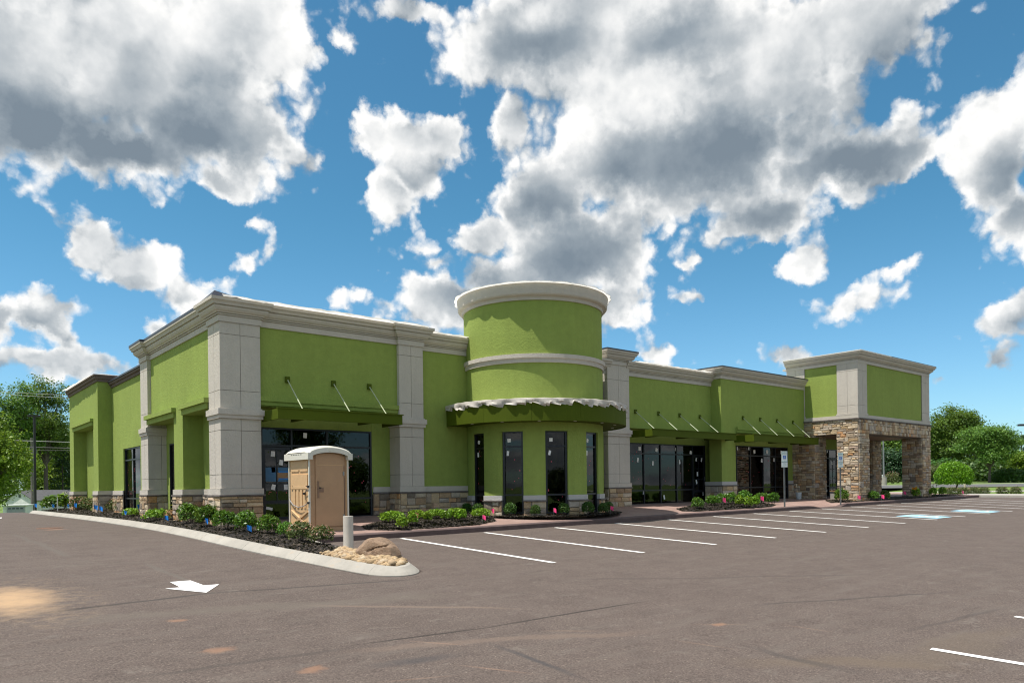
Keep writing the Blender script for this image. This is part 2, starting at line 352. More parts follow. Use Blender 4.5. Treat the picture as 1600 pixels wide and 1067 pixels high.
# ---------------------------------------------------------------- ground
def g(X, Y):               # the paved lot drains away from the building; behind the corner it is level
    h = .038 * (Y + 4) if Y < -3 else .038 + .152 * (1 - math.exp(-(Y + 3) / 4))
    return -.413 + .006 * min(max(X, -20), 70) + h
def zw(X, Y):              # walkway
    t = (Y + 4.05) / 4.7
    return (-.27 + .006 * X) * (1 - t) + .003 * X * t
def kerbtop(X, Y): return g(X, Y) + .15
def sstep(a, b, x):
    t = min(max((x - a) / (b - a), 0), 1); return t * t * (3 - 2 * t)
def T(X, Y):
    px, py = X - CAM[0], Y - CAM[1]
    l = px * XL + py * YL; d = px * XD + py * YD; dist = math.hypot(l, d); a = math.atan2(l, d)
    right = -.16 + .0172 * max(0, min(d, 103) - 46) + .003 * max(0, d - 103)
    left = -.36 - .04 * max(0, min(dist, 136) - 52)
    front = -1.25
    k = sstep(-.45, .05, a); z = left * (1 - k) + right * k
    kf = sstep(1.0, 1.45, abs(a)); return z * (1 - kf) + front * kf
LOT = [(-15, -60), (62, -60), (60, -26), (54.5, -14.5), (50.5, -9.2), (47.6, -5.9), (45.3, -4.03), (27.6, -4.03), (25.2, -4.03), (1.0, -4.03), (0.6, -4.6), (.62, -8.6), (.5, -9.45), (.1, -9.78), (-.35, -9.72), (-.62, -9.2), (-.8, -7), (-1.0, -4.5), (-1.08, -2), (-1.05, 4), (-1.05, 13), (-1.3, 28), (-1.3, 31), (-15, 33)]
def inside(poly, x, y):
    c = False; j = len(poly) - 1
    for i in range(len(poly)):
        if (poly[i][1] > y) != (poly[j][1] > y) and x < (poly[j][0] - poly[i][0]) * (y - poly[i][1]) / (poly[j][1] - poly[i][1]) + poly[i][0]: c = not c
        j = i
    return c
def grid_lines(lo, hi, near, step, far):
    a = list(np.arange(-near, near + .01, step)); x = near
    s = step
    while x < hi: s *= 1.22; x += s; a.append(x)
    x = -near; s = step
    while x > lo: s *= 1.22; x -= s; a.insert(0, x)
    return a
gx = [v + 20 for v in grid_lines(-1500, 1500, 60, 3., 0)]; gy = [v for v in grid_lines(-1500, 1500, 60, 3., 0)]
V = []; 
for y in gy:
    for x in gx:
        z = T(x, y)
        if -17 < x < 66 and -64 < y < 36:        # under the paving and the building
            z = min(z, g(x, y) - .25)
        V.append((x, y, z))
nx = len(gx); Fq = [(j * nx + i, j * nx + i + 1, (j + 1) * nx + i + 1, (j + 1) * nx + i) for j in range(len(gy) - 1) for i in range(nx - 1)]
m, n = mat('lawn_grass')
f1 = n.noise(n.pos, .12, 4.); f2 = n.noise(n.pos, 2.5, 5., .65); f3 = n.noise(n.pos, 30., 3.)
c = n.mix(n.lin(f1, .35, .65), (.085, .155, .016), (.13, .20, .025)); c = n.mix(n.lin(f2, .3, .7, 0, .6), c, (.06, .12, .014)); c = n.mix(n.lin(f3, .4, .7, 0, .5), c, (.17, .23, .04))
setin(n, Base_Color=c, Roughness=.9); bump(n, n.noise(n.pos, 14., 4.), .8, .05); GRASS = m
tag(link('ground', np_mesh('ground', V, Fq, True), GRASS), kind='structure')
# asphalt
m, n = mat('asphalt')
b1 = n.noise(n.pos, .22, 5., .6); b2 = n.noise(n.pos, 1.7, 6., .65, .4); b3 = n.noise(n.pos, 9., 5., .6); gr = n.noise(n.pos, 46., 5., .75); sp = n.noise(n.pos, 42., 2., .5)
c = n.mix(n.lin(b1, .3, .7), (.055, .040, .0355), (.078, .0585, .052))
c = n.mix(n.lin(b2, .42, .70, 0, .8), c, (.112, .091, .078)); c = n.mix(n.lin(b2, .48, .28, 0, .85), c, (.042, .034, .030))
c = n.mix(n.lin(b3, .48, .70, 0, .6), c, (.115, .09, .073))
c = n.mix(n.lin(gr, .30, .70, 0, 1), n.mix(.66, c, (.016, .0125, .0115)), n.mix(.55, c, (.24, .19, .165)))
c = n.mix(n.lin(sp, .66, .74, 0, .55), c, (.36, .30, .25))
pt = n.noise(n.vm('MULTIPLY', n.pos, (1., 1.6, 1.)), 2.6, 6., .72, .6); c = n.mix(n.lin(pt, .58, .70, 0, .75), c, (.155, .132, .115))
streak = n.noise(n.vm('MULTIPLY', n.pos, (.5, 3.2, 1.)), 1.1, 5., .62)      # traffic film along the aisle
c = n.mix(n.lin(streak, .52, .74, 0, .7), c, (.125, .104, .09))
def seg_mask(P0, P1, wd, wob):
    (x0, y0), (x1, y1) = P0, P1; L = math.hypot(x1 - x0, y1 - y0); nx_, ny_ = -(y1 - y0) / L, (x1 - x0) / L
    d = n.m('ADD', n.vm('DOT_PRODUCT', n.pos, (nx_, ny_, 0)), -(x0 * nx_ + y0 * ny_)); d = n.m('ADD', d, n.m('MULTIPLY', n.m('SUBTRACT', n.noise(n.pos, .8, 4.), .5), wob))
    t = n.m('ADD', n.vm('DOT_PRODUCT', n.pos, ((x1 - x0) / L, (y1 - y0) / L, 0)), -(x0 * (x1 - x0) / L + y0 * (y1 - y0) / L))
    return d, n.m('MULTIPLY', n.ss(t, -.4, .6), n.ss(t, L + .4, L - .6)), wd
def seam(p, q, wd, wob, col, amt):
    global c
    P, Q = on_g(*p, g), on_g(*q, g); d, win, wd = seg_mask(P[:2], Q[:2], wd, wob)
    c = n.mix(n.m('MULTIPLY', n.m('MULTIPLY', n.ss(n.m('ABSOLUTE', d), wd, wd * .2), win), amt), c, col)
seam((60, 958), (345, 925), .09, .25, (.035, .032, .03), .7); seam((345, 925), (640, 905), .08, .2, (.035, .032, .03), .6)
seam((100, 968), (700, 930), .34, .7, (.125, .105, .088), .55)
seam((200, 1060), (560, 1010), .07, .3, (.05, .044, .04), .45)
seam((1350, 1040), (1600, 985), .35, 1.2, (.125, .098, .075), .5); seam((1150, 1030), (1470, 1035), .3, 1.2, (.125, .095, .07), .5)
seam((1180, 1010), (1330, 1050), .10, .5, (.05, .046, .044), .5)
seam((20, 835), (110, 870), .12, .4, (.12, .105, .092), .5); seam((230, 880), (300, 912), .09, .2, (.12, .105, .092), .55)
seam((560, 1006), (760, 980), .045, .12, (.028, .024, .022), .8); seam((760, 980), (1000, 940), .045, .12, (.028, .024, .022), .75)
seam((500, 945), (800, 950), .10, .3, (.19, .14, .11), .5); seam((560, 1015), (1000, 985), .16, .5, (.17, .125, .10), .5)
seam((600, 1038), (700, 1024), .16, .25, (.055, .052, .054), .85); seam((775, 1010), (900, 1055), .06, .25, (.05, .048, .05), .7)
seam((1180, 945), (1480, 925), .06, .4, (.045, .04, .038), .6); seam((900, 905), (1350, 898), .12, .5, (.045, .038, .036), .3); seam((1420, 985), (1560, 950), .06, .4, (.045, .04, .038), .4)
for (x0_, y0_, x1_, y1_) in ((668, 1003, 696, 1005), (756, 1043, 790, 1047), (640, 1061, 662, 1059), (1118, 975, 1132, 975), (880, 985, 905, 985), (1255, 980, 1268, 982), (1090, 1005, 1104, 1007)): seam((x0_, y0_), (x1_, y1_), .035, .03, (.36, .22, .15), .85)
P = on_g(22, 938, g)                                   # washed-out clay on the paving
q = n.vm('LENGTH', n.vm('MULTIPLY', n.vm('SUBTRACT', n.pos, (P[0], P[1], P[2])), (1.5, .62, 0)))
q = n.m('ADD', q, n.m('MULTIPLY', n.m('SUBTRACT', n.noise(n.pos, 1.6, 6., .65), .5), 1.3))
c = n.mix(n.ss(q, 1.05, .15, 0, .95), c, (.40, .27, .16))
c = n.mix(n.m('MULTIPLY', n.ss(q, 2.0, .8), n.lin(n.noise(n.pos, 5., 5., .7), .45, .7, 0, .5)), c, (.26, .19, .13))
for (px_, py_, a_, b_) in ((345, 1015, 2.2, 9.), (488, 1045, 2.6, 10.), (1125, 975, 3., 16.), (275, 969, 3, 12), (85, 827, 1.2, 4.)):
    P = on_g(px_, py_, g); q = n.vm('LENGTH', n.vm('MULTIPLY', n.vm('SUBTRACT', n.pos, (P[0], P[1], P[2])), (a_ * 1.6, b_ * .5, 0)))
    q = n.m('ADD', q, n.m('MULTIPLY', n.m('SUBTRACT', n.noise(n.pos, 6., 4.), .5), 1.1)); c = n.mix(n.ss(q, .8, .2, 0, .6), c, (.27, .15, .095))
setin(n, Base_Color=c, Roughness=.93); n.b.inputs['Specular IOR Level'].default_value = .22
bump(n, n.m('ADD', n.m('MULTIPLY', gr, .5), n.m('MULTIPLY', n.noise(n.pos, 30., 3.), .7)), .7, .012); ASPHALT = m
lx = sorted(set([round(-15 + i * 1.5, 3) for i in range(53)])); V = []; Fq = []
bm = bmesh.new(); vs = [bm.verts.new((x, y, 0)) for x, y in LOT]; bmesh.ops.triangulate(bm, faces=[bm.faces.new(vs)])
for i in range(-58, 34, 2): bmesh.ops.bisect_plane(bm, geom=bm.verts[:] + bm.edges[:] + bm.faces[:], plane_co=(0, i, 0), plane_no=(0, 1, 0))
for i in (-12, -8, -4, 0, 10, 20, 30, 40, 50): bmesh.ops.bisect_plane(bm, geom=bm.verts[:] + bm.edges[:] + bm.faces[:], plane_co=(i, 0, 0), plane_no=(1, 0, 0))
bmesh.ops.triangulate(bm, faces=bm.faces[:])
for v in bm.verts: v.co.z = g(v.co.x, v.co.y)
me = bpy.data.meshes.new('parking_lot'); bm.normal_update(); bm.to_mesh(me); bm.free()
tag(link('parking_lot', me, ASPHALT), kind='structure')
# painted lines
m, n = mat('white_road_paint')
wear = n.noise(n.pos, 7., 6., .7); wf = n.noise(n.pos, 60., 3.)
setin(n, Base_Color=n.mix(n.lin(n.m('ADD', wear, n.m('MULTIPLY', wf, .25)), .76, .86), (.78, .77, .74), (.34, .31, .29)), Roughness=.75); PAINT = m
m, n = mat('blue_road_paint'); setin(n, Base_Color=n.mix(n.lin(n.noise(n.pos, 6., 5.), .35, .7), (.20, .46, .62), (.42, .60, .68)), Roughness=.7); BLUEPAINT = m
def strip(p, q, wd, name='parking_line', mt=None, dz=.006):
    (x0, y0), (x1, y1) = p, q; L = math.hypot(x1 - x0, y1 - y0); nx_, ny_ = -(y1 - y0) / L * wd / 2, (x1 - x0) / L * wd / 2; k = max(2, int(L / .5)); b = MB(); vs = []
    for i in range(k + 1):
        x, y = x0 + (x1 - x0) * i / k, y0 + (y1 - y0) * i / k
        vs += [(x + nx_, y + ny_, g(x + nx_, y + ny_) + dz), (x - nx_, y - ny_, g(x - nx_, y - ny_) + dz)]
    b.add(vs, [(2 * i, 2 * i + 1, 2 * i + 3, 2 * i + 2) for i in range(k)])
    return tag(b.build(name, mt or PAINT), kind='structure')
for i in range(9): strip((3.18 + 2.74 * i, -4.28), (3.18 + 2.74 * i, -10.1), .13)
for i in range(6): strip((27.85 + 2.74 * i, -4.28), (27.85 + 2.74 * i, -10.1), .13)
P, Q = on_g(1455, 1013.5, g), on_g(1680, 1051, g); strip(P[:2], Q[:2], .11)
for i in range(1, 7): strip((P[0] + 2.74 * i, P[1]), (P[0] + 2.74 * i, P[1] - 5.8), .11)
for X0 in (23.75, 29.2):                                # painted wheelchair squares
    b = MB()
    def gz(x, y, d): return (x, y, g(x, y) + d)
    b.add([gz(X0 - .75, -9.85, .008), gz(X0 + .75, -9.85, .008), gz(X0 + .75, -8.35, .008), gz(X0 - .75, -8.35, .008)], [(0, 1, 2, 3)])
    sq = tag(b.build('accessible_parking_square', BLUEPAINT), kind='structure')
    b = MB(); Z = .014
    for a0 in range(-200, 60, 20):                      # wheel
        A = [R_(a0), R_(a0 + 20)]; b.add([gz(X0 - .05 + math.cos(t) * r, -9.25 + math.sin(t) * r, Z) for t, r in ((A[0], .30), (A[1], .30), (A[1], .40), (A[0], .40))], [(0, 1, 2, 3)])
    def bar(x0, y0, x1, y1, wd):
        L = math.hypot(x1 - x0, y1 - y0); nx_, ny_ = -(y1 - y0) / L * wd / 2, (x1 - x0) / L * wd / 2
        b.add([gz(X0 + x0 + nx_, -9 + y0 + ny_, Z), gz(X0 + x0 - nx_, -9 + y0 - ny_, Z), gz(X0 + x1 - nx_, -9 + y1 - ny_, Z), gz(X0 + x1 + nx_, -9 + y1 + ny_, Z)], [(0, 1, 2, 3)])
    bar(-.12, .30, -.08, -.18, .10); bar(-.1, .08, .18, .08, .08); bar(-.08, -.18, .22, -.18, .10); bar(.22, -.18, .36, -.52, .10); bar(.36, -.5, .48, -.46, .08)
    b.add([gz(X0 - .12 + .1 * math.cos(t * .785), -8.58 + .1 * math.sin(t * .785), Z) for t in range(8)], [tuple(range(8))])
    b.build('wheelchair_symbol', PAINT, sq)
# direction arrow (head and stub of shaft)
b = MB(); A = lambda x, y: (lambda p: (p[0], p[1], p[2] + .007))(on_g(x, y, g))
b.add([A(258, 919.6), A(342.5, 912.8), A(322.5, 925.9)], [(0, 1, 2)]); b.add([A(265.5, 909.4), A(297.5, 906.9), A(318, 914.3), A(302, 916.0), A(281, 917.4)], [(0, 1, 2, 3, 4)])
tag(b.build('direction_arrow', PAINT), kind='structure')
b = MB(); b.add([A(-40, 811), A(3, 808.2), A(3, 809.4), A(-40, 812.6)], [(0, 1, 2, 3)]); tag(b.build('drive_line', PAINT), kind='structure')
# concrete
def concrete(name, col, joint=None):
    m, n = mat(name); f = n.noise(n.pos, 1.2, 6., .65); f2 = n.noise(n.pos, 14., 5., .6); f3 = n.noise(n.pos, 70., 2.)
    c = n.mix(n.lin(f, .3, .7), tuple(x * .82 for x in col), tuple(x * 1.1 for x in col)); c = n.mix(n.lin(f2, .5, .8, 0, .4), c, tuple(x * .62 for x in col))
    st = n.noise(n.vm('MULTIPLY', n.pos, (1.3, 1.3, 4.)), 2.1, 5., .7); c = n.mix(n.lin(st, .58, .78, 0, .5), c, (.42, .30, .19))
    setin(n, Base_Color=c, Roughness=.9); bump(n, n.m('ADD', f2, n.m('MULTIPLY', f3, .5)), .35, .01); return m
KERB = concrete('kerb_concrete', (.35, .325, .285)); PALECONC = concrete('pale_concrete', (.36, .34, .30))
m, n = mat('stamped_red_concrete')                     # stamped slate pattern
f = n.noise(n.pos, .9, 5., .6); f2 = n.noise(n.pos, 7., 6., .65)
br = n.n('ShaderNodeTexBrick', inp={'Scale': 1., 'Mortar Size': .012, 'Brick Width': .62, 'Row Height': .42, 'Color1': (.9, .9, .9, 1), 'Color2': (1, 1, 1, 1), 'Mortar': (.62, .62, .62, 1)}); n.nt.links.new(n.pos, br.inputs['Vector'])
c = n.mix(n.lin(f, .3, .7), (.265, .165, .135), (.36, .25, .215)); c = n.mix(n.lin(f2, .45, .75, 0, .5), c, (.20, .125, .11)); c = n.mix(1., c, br.outputs[0], 'MULTIPLY')
setin(n, Base_Color=c, Roughness=.75); bump(n, n.m('ADD', f2, n.m('MULTIPLY', br.outputs['Fac'], -.6)), .4, .02); STAMPED = m
m, n = mat('red_kerb_face'); f = n.noise(n.pos, 3., 6., .65); setin(n, Base_Color=n.mix(n.lin(f, .3, .7), (.085, .055, .052), (.13, .088, .082)), Roughness=.85); REDKERB = m
def grid_sheet(name, poly, zf, mt, step=1., skirt=None):
    bm = bmesh.new(); vs = [bm.verts.new((x, y, 0)) for x, y in poly]; bmesh.ops.triangulate(bm, faces=[bm.faces.new(vs)])
    xs = [p[0] for p in poly]; ys = [p[1] for p in poly]
    for k, (lo, hi) in enumerate(((min(xs), max(xs)), (min(ys), max(ys)))):
        c = lo + step
        while c < hi:
            bmesh.ops.bisect_plane(bm, geom=bm.verts[:] + bm.edges[:] + bm.faces[:], plane_co=(c, c, 0), plane_no=(1, 0, 0) if k == 0 else (0, 1, 0)); c += step
    bmesh.ops.triangulate(bm, faces=bm.faces[:])
    if skirt:
        r = bmesh.ops.extrude_face_region(bm, geom=bm.faces[:]); top = set(v for v in r['geom'] if isinstance(v, bmesh.types.BMVert))
        for v in bm.verts: v.co.z = zf(v.co.x, v.co.y) if v in top else zf(v.co.x, v.co.y) - skirt
    else:
        for v in bm.verts: v.co.z = zf(v.co.x, v.co.y)
    bmesh.ops.recalc_face_normals(bm, faces=bm.faces[:])
    me = bpy.data.meshes.new(name); bm.to_mesh(me); bm.free(); return link(name, me, mt)
def ramp_drop(X, Y):       # dropped kerb for wheelchairs
    return -(.12) * sstep(24.6, 25.5, X) * (1 - sstep(27.3, 28.0, X)) * (1 - sstep(-4.0, -2.4, Y))
zwk = lambda X, Y: zw(X, Y) + ramp_drop(X, Y)
WALK = [(1.15, -3.83), (45.2, -3.83), (46.2, -2.6), (46.2, 2.6), (30, 1.2), (1.0, 1.2), (1.0, -1.2), (1.15, -2)]
o = grid_sheet('walkway', WALK, zwk, STAMPED, .8, .3); tag(o, kind='structure')
b = MB(); path = [(1.0, -4.03 + i * 0) for i in range(1)]; xs = [.9 + i * .6 for i in range(75)]; xs = [x for x in xs if x < 45.4]
vs = []; fs = []
for x in xs: vs += [(x, -4.05, g(x, -4.05) - .1), (x, -4.05, zwk(x, -4.05) - .02), (x, -4.03, zwk(x, -4.0)), (x, -3.83, zwk(x, -3.83) + .004)]
b.add(vs, [(4 * i + j, 4 * i + 4 + j, 4 * i + 5 + j, 4 * i + 1 + j) for i in range(len(xs) - 1) for j in range(3)])
o = tag(b.build('red_kerb', REDKERB), kind='structure')
# pale mountable kerb: side drive and island nose, as cast lengths with open joints
KP = [(-1.3, 28.2), (-1.18, 22), (-1.06, 16), (-1.0, 10), (-1.03, 4), (-1.08, 1), (-1.08, -2), (-.97, -4.6), (-.78, -7), (-.62, -8.9), (-.5, -9.5), (-.22, -9.79), (.12, -9.78), (.42, -9.5), (.6, -9.0), (.66, -8.2), (.66, -6.5), (.68, -4.9), (.85, -4.25)]
def resample(P, st):
    out = [P[0]]; acc = 0
    for i in range(len(P) - 1):
        L = math.dist(P[i], P[i + 1]); k = max(1, round(L / st))
        out += [(P[i][0] + (P[i + 1][0] - P[i][0]) * j / k, P[i][1] + (P[i + 1][1] - P[i][1]) * j / k) for j in range(1, k + 1)]
    return out
def smooth_path(P, it=2):
    for _ in range(it):
        Q = [P[0]]
        for i in range(len(P) - 1): Q += [tuple(P[i][k] * .75 + P[i + 1][k] * .25 for k in (0, 1)), tuple(P[i][k] * .25 + P[i + 1][k] * .75 for k in (0, 1))]
        P = Q + [P[-1]]
    return P
def kerb_run(name, path, prof, mt, seglen, parent=None, inner=1):
    ps = resample(smooth_path(path), .35); per = max(1, int(seglen / .35)); i = 0; N = []
    for i in range(len(ps)):
        a, b = ps[max(i - 1, 0)], ps[min(i + 1, len(ps) - 1)]; L = math.dist(a, b); N.append((-(b[1] - a[1]) / L * inner, (b[0] - a[0]) / L * inner))
    i = 0
    while i < len(ps) - 1:
        j = min(i + per, len(ps) - 1); vs = []
        for k in range(i, j + 1):
            x, y = ps[k]
            if k == i: x += (ps[k + 1][0] - x) * .03; y += (ps[k + 1][1] - y) * .03
            for o_, h in prof: vs.append((x + N[k][0] * o_, y + N[k][1] * o_, g(x, y) + h))
        n_ = len(prof); m_ = j - i; bb = MB().add(vs, [(a * n_ + q, a * n_ + (q + 1) % n_, (a + 1) * n_ + (q + 1) % n_, (a + 1) * n_ + q) for a in range(m_) for q in range(n_)] + [tuple(range(n_ - 1, -1, -1)), tuple(m_ * n_ + q for q in range(n_))])
        bb.build('kerb_length', mt, parent); i = j
kr = tag(empty('side_kerb', (0, 0, 0)), kind='structure')
kerb_run('kerb', KP, [(0, -.1), (0, .015), (.05, .06), (.17, .150), (.30, .152), (.32, -.1)], KERB, 2.8, kr)
kr2 = tag(empty('lot_edge_kerb', (0, 0, 0)), kind='structure')
kerb_run('kerb', [(62, -40), (60, -26), (54.5, -14.5), (50.5, -9.2), (47.6, -5.9), (45.4, -4.1)], [(0, -.1), (0, .01), (.04, .14), (.3, .15), (.3, -.1)], KERB, 3., kr2, -1)
tag(grid_sheet('sidewalk_apron', [(45.25, -3.8), (47.3, -5.4), (50.2, -8.6), (54, -13.6), (59.5, -25.5), (61, -25.5), (57, -12), (51, -5), (48, -2.6), (45.25, -2.6)], lambda x, y: g(x, y) + .12, PALECONC, 2., .2), kind='structure')
# mulch
m, n = mat('dark_mulch'); f = n.noise(n.pos, 22., 6., .7); f2 = n.noise(n.vm('MULTIPLY', n.pos, (1, 2.2, 1)), 45., 4., .7); f3 = n.noise(n.pos, 2.2, 4.)
c = n.mix(n.lin(f, .3, .7), (.012, .010, .009), (.04, .033, .028)); c = n.mix(n.lin(f2, .62, .74, 0, .8), c, (.12, .09, .065)); c = n.mix(n.m('MULTIPLY', n.lin(f3, .5, .68), n.lin(f, .45, .62)), c, (.20, .135, .08))
setin(n, Base_Color=c, Roughness=.95); bump(n, n.m('ADD', f, f2), 1., .06); MULCH = m
def bed(name, poly, zf, hump, step=.25):
    def zz(x, y):
        d = min(abs((poly[(i + 1) % len(poly)][0] - poly[i][0]) * (poly[i][1] - y) - (poly[i][0] - x) * (poly[(i + 1) % len(poly)][1] - poly[i][1])) / (math.dist(poly[i], poly[(i + 1) % len(poly)]) + 1e-6) for i in range(len(poly)))
        return zf(x, y) + hump * sstep(-.05, .5, d) + .02 * math.sin(x * 7.1 + y * 3) * math.sin(y * 9.3 - x) * (1 if d > .1 else 0)
    o = grid_sheet(name, poly, zz, MULCH, step)
    for p in o.data.polygons: p.use_smooth = True
    return tag(o, kind='structure'), zz
side_z = lambda X, Y: g(-.8, Y) + .135 + max(0, X + .75) * .03
SB = [(-.76, 28), (-.74, 16), (-.72, 8), (-.75, 1), (-.78, -2), (-.66, -4.6), (-.48, -7.0), (-.25, -7.45), (.36, -6.55), (.40, -5.0), (.6, -4.1), (1.1, -3.6), (1.1, -.2), (1.25, .3), (.7, 1), (.7, 28)]
_, z_side = bed('side_mulch_bed', SB, side_z, .05, .5)
rz_ = lambda X, Y: kerbtop(X, Y) - .02
tag(grid_sheet('rock_bed', [(-.48, -7.0), (-.33, -8.9), (-.2, -9.35), (.05, -9.5), (.25, -9.35), (.36, -8.9), (.38, -6.55), (-.25, -7.45)][::1], rz_, simple('gravel_base', (.30, .20, .11), .95, 0, .3, 20.), .3), kind='structure')
B2 = [(2.75, -3.2), (3.3, -3.62), (4.5, -3.72), (6.2, -3.6), (7.4, -2.9), (8.0, -2.0), (7.9, -1.0), (6.7, -.75), (5.4, -.85), (4.2, -1.4), (3.1, -2.3)]
_, z_b2 = bed('front_mulch_bed', B2, zw, .09)
DC = (10.9, -.81, 2.50)
def ringpts(r, a0, a1, k): return [(DC[0] + math.sin(R_(a0 + (a1 - a0) * i / k)) * r, DC[1] - math.cos(R_(a0 + (a1 - a0) * i / k)) * r) for i in range(k + 1)]
B3 = ringpts(DC[2] + .62, -112, 62, 20) + ringpts(DC[2] - .1, 62, -112, 20)
_, z_b3 = bed('drum_mulch_bed', B3, lambda x, y: max(zw(x, y) + .01, -.075), .03)
B4 = [(16.4, -3.2), (16.7, -3.62), (19.5, -3.65), (22.1, -3.6), (23.6, -2.9), (24.4, -1.6), (22.5, -1.0), (19.6, -1.3), (17.2, -2.3)]
_, z_b4 = bed('bay_mulch_bed', B4, zw, .07)
B5 = [(27.9, -3.3), (28.6, -3.63), (35, -3.66), (45.0, -3.64), (44.5, -2.6), (40.2, -2.2), (39.9, -3.42), (30.6, -3.42), (30.4, -1.9), (29.3, -2.3)]
_, z_b5 = bed('portico_mulch_bed', B5, zw, .04)
# strips beyond the lot: path, road
def band(name, d0, d1, mt, l0, l1, dz):
    b = MB(); k = 40; vs = []
    for i in range(k + 1):
        l = l0 + (l1 - l0) * i / k
        for d in (d0, d1):
            X, Y = CAM[0] + l * XL + d * XD, CAM[1] + l * YL + d * YD; vs.append((X, Y, T(X, Y) + dz))
    b.add(vs, [(2 * i, 2 * i + 1, 2 * i + 3, 2 * i + 2) for i in range(k)]); return tag(b.build(name, mt), kind='structure')
ROAD = simple('far_road_asphalt', (.10, .10, .10), .9, 0, .15, 1.)
band('sidewalk', 53.5, 56.5, PALECONC, 20, 110, .10); band('road', 70, 82, ROAD, 14, 130, .05); band('road_kerb', 82, 83.2, PALECONC, 14, 130, .09)
# ---------------------------------------------------------------- the building
BLD = empty('retail_building', (0, 0, 0), label='long lime green stucco retail building with cream pilasters, round corner drum and stone portico', cat='building')
def part(name, mt, b, parent=BLD, smooth=False, label=None):
    o = b.build(name, mt, parent, smooth)
    if label: o['label'] = label
    return o
# --- stones
def unit_stone(k):
    r = random.Random(k); b = MB(); j = lambda s: r.uniform(-s, s)
    back = [(-.5, 0, -.5), (.5, 0, -.5), (.5, 0, .5), (-.5, 0, .5)]
    mid = [(x * (1 + j(.04)), -.62 + j(.15), z * (1 + j(.06))) for x, _, z in back]
    frt = [(x * (.86 + j(.06)), -1 + j(.22), z * (.80 + j(.08))) for x, _, z in back]
    ctr = [(j(.15), -1.12 + j(.15), j(.15))]
    b.add(back + mid + frt + ctr, [(0, 1, 5, 4), (1, 2, 6, 5), (2, 3, 7, 6), (3, 0, 4, 7), (4, 5, 9, 8), (5, 6, 10, 9), (6, 7, 11, 10), (7, 4, 8, 11), (8, 9, 12), (9, 10, 12), (10, 11, 12), (11, 8, 12)])
    me = b.mesh('stone'); me.materials.append(STONE); return me
USTONE = [unit_stone(k) for k in range(14)]
STUFF = {}
N_STONE = [0]
def stones(parent, ox, oy, ang, width, z0, z1, single, seed, hmin=.10, hmax=.24, wmin=.18, wmax=.52, depth=.045, bulk=None):
    """ang: direction the face's width runs in; outward is to its right"""
    r = random.Random(seed); dx, dy = math.cos(ang), math.sin(ang); gap = .012; z = z0; rows = []
    while z < z1 - .04:
        h = r.uniform(hmin, hmax)
        if z1 - z - h < hmin * .8: h = z1 - z
        rows.append((z, h)); z += h
    skip = {}
    for ri, (z, h) in enumerate(rows):
        x = 0
        while x < width - .02:
            if ri in skip and any(a - .01 <= x < b_ - .01 for a, b_ in skip[ri]):
                x = max(b_ for a, b_ in skip[ri] if a - .01 <= x < b_ - .01); continue
            lim = min([a for a, b_ in skip.get(ri, []) if a > x + .01] + [width])
            wd = r.uniform(wmin, wmax)
            if lim - x - wd < wmin * .7: wd = lim - x
            wd = min(wd, lim - x); hh = h
            if r.random() < .2 and ri + 1 < len(rows) and wd < .4: hh = h + rows[ri + 1][1]; skip.setdefault(ri + 1, []).append((x, x + wd))
            cxm = x + wd / 2; px_, py_ = ox + dx * cxm, oy + dy * cxm; dp = depth * r.uniform(.75, 1.35)
            sc = (max(wd - gap, .02), dp, max(hh - gap, .02)); zc = z + hh / 2
            if single and N_STONE[0] < 295:
                o = bpy.data.objects.new('stone', USTONE[r.randrange(14)]); COL.objects.link(o); o.parent = parent
                o.location = (px_, py_, zc); o.rotation_euler = (0, 0, ang); o.scale = sc; N_STONE[0] += 1
            else:
                me = USTONE[r.randrange(14)]; M = Matrix.Translation((px_, py_, zc)) @ Matrix.Rotation(ang, 4, 'Z') @ Matrix.Diagonal((*sc, 1))
                bulk.add([M @ v.co for v in me.vertices], [tuple(p.vertices) for p in me.polygons])
            x += wd
    return
BULK = {}
def stone_face(parent, p, q, z0, z1, single, seed, **k):
    if z1 - z0 < .05: return
    bl = BULK.setdefault(parent.name, (parent, MB()))[1]
    stones(parent, p[0], p[1], math.atan2(q[1] - p[1], q[0] - p[0]), math.dist(p, q), z0, z1, single, seed, bulk=bl, **k)
# --- cornice profile (outward, height above its foot), scaled to a given height
CPROF = [(-.02, 0), (.04, 0), (.04, .26), (.018, .265), (.018, .295), (.07, .30), (.07, .345), (.045, .35), (.045, .375), (.10, .38), (.105, .42), (.15, .47), (.185, .56), (.20, .645), (.175, .65), (.175, .685), (.235, .69), (.245, .76), (.265, .82), (.30, .86), (.30, 1.), (-.02, 1.)]
def cornice(path, z0, z1, mt=CREAM, k=1.0, cap=None, name='cornice', capw=.0):
    o = part(name, mt, MB().sweep(path, [(a * k, z0 + b * (z1 - z0)) for a, b in CPROF]))
    if cap: 
        hz = .035
        part('coping', cap, MB().sweep(path, [(-.15, z1 + .004), (.30 * k + capw, z1 + .004), (.30 * k + capw, z1 - .02), (.31 * k + capw, z1 - .02), (.31 * k + capw, z1 + hz), (-.15, z1 + hz)]), o)
    return o
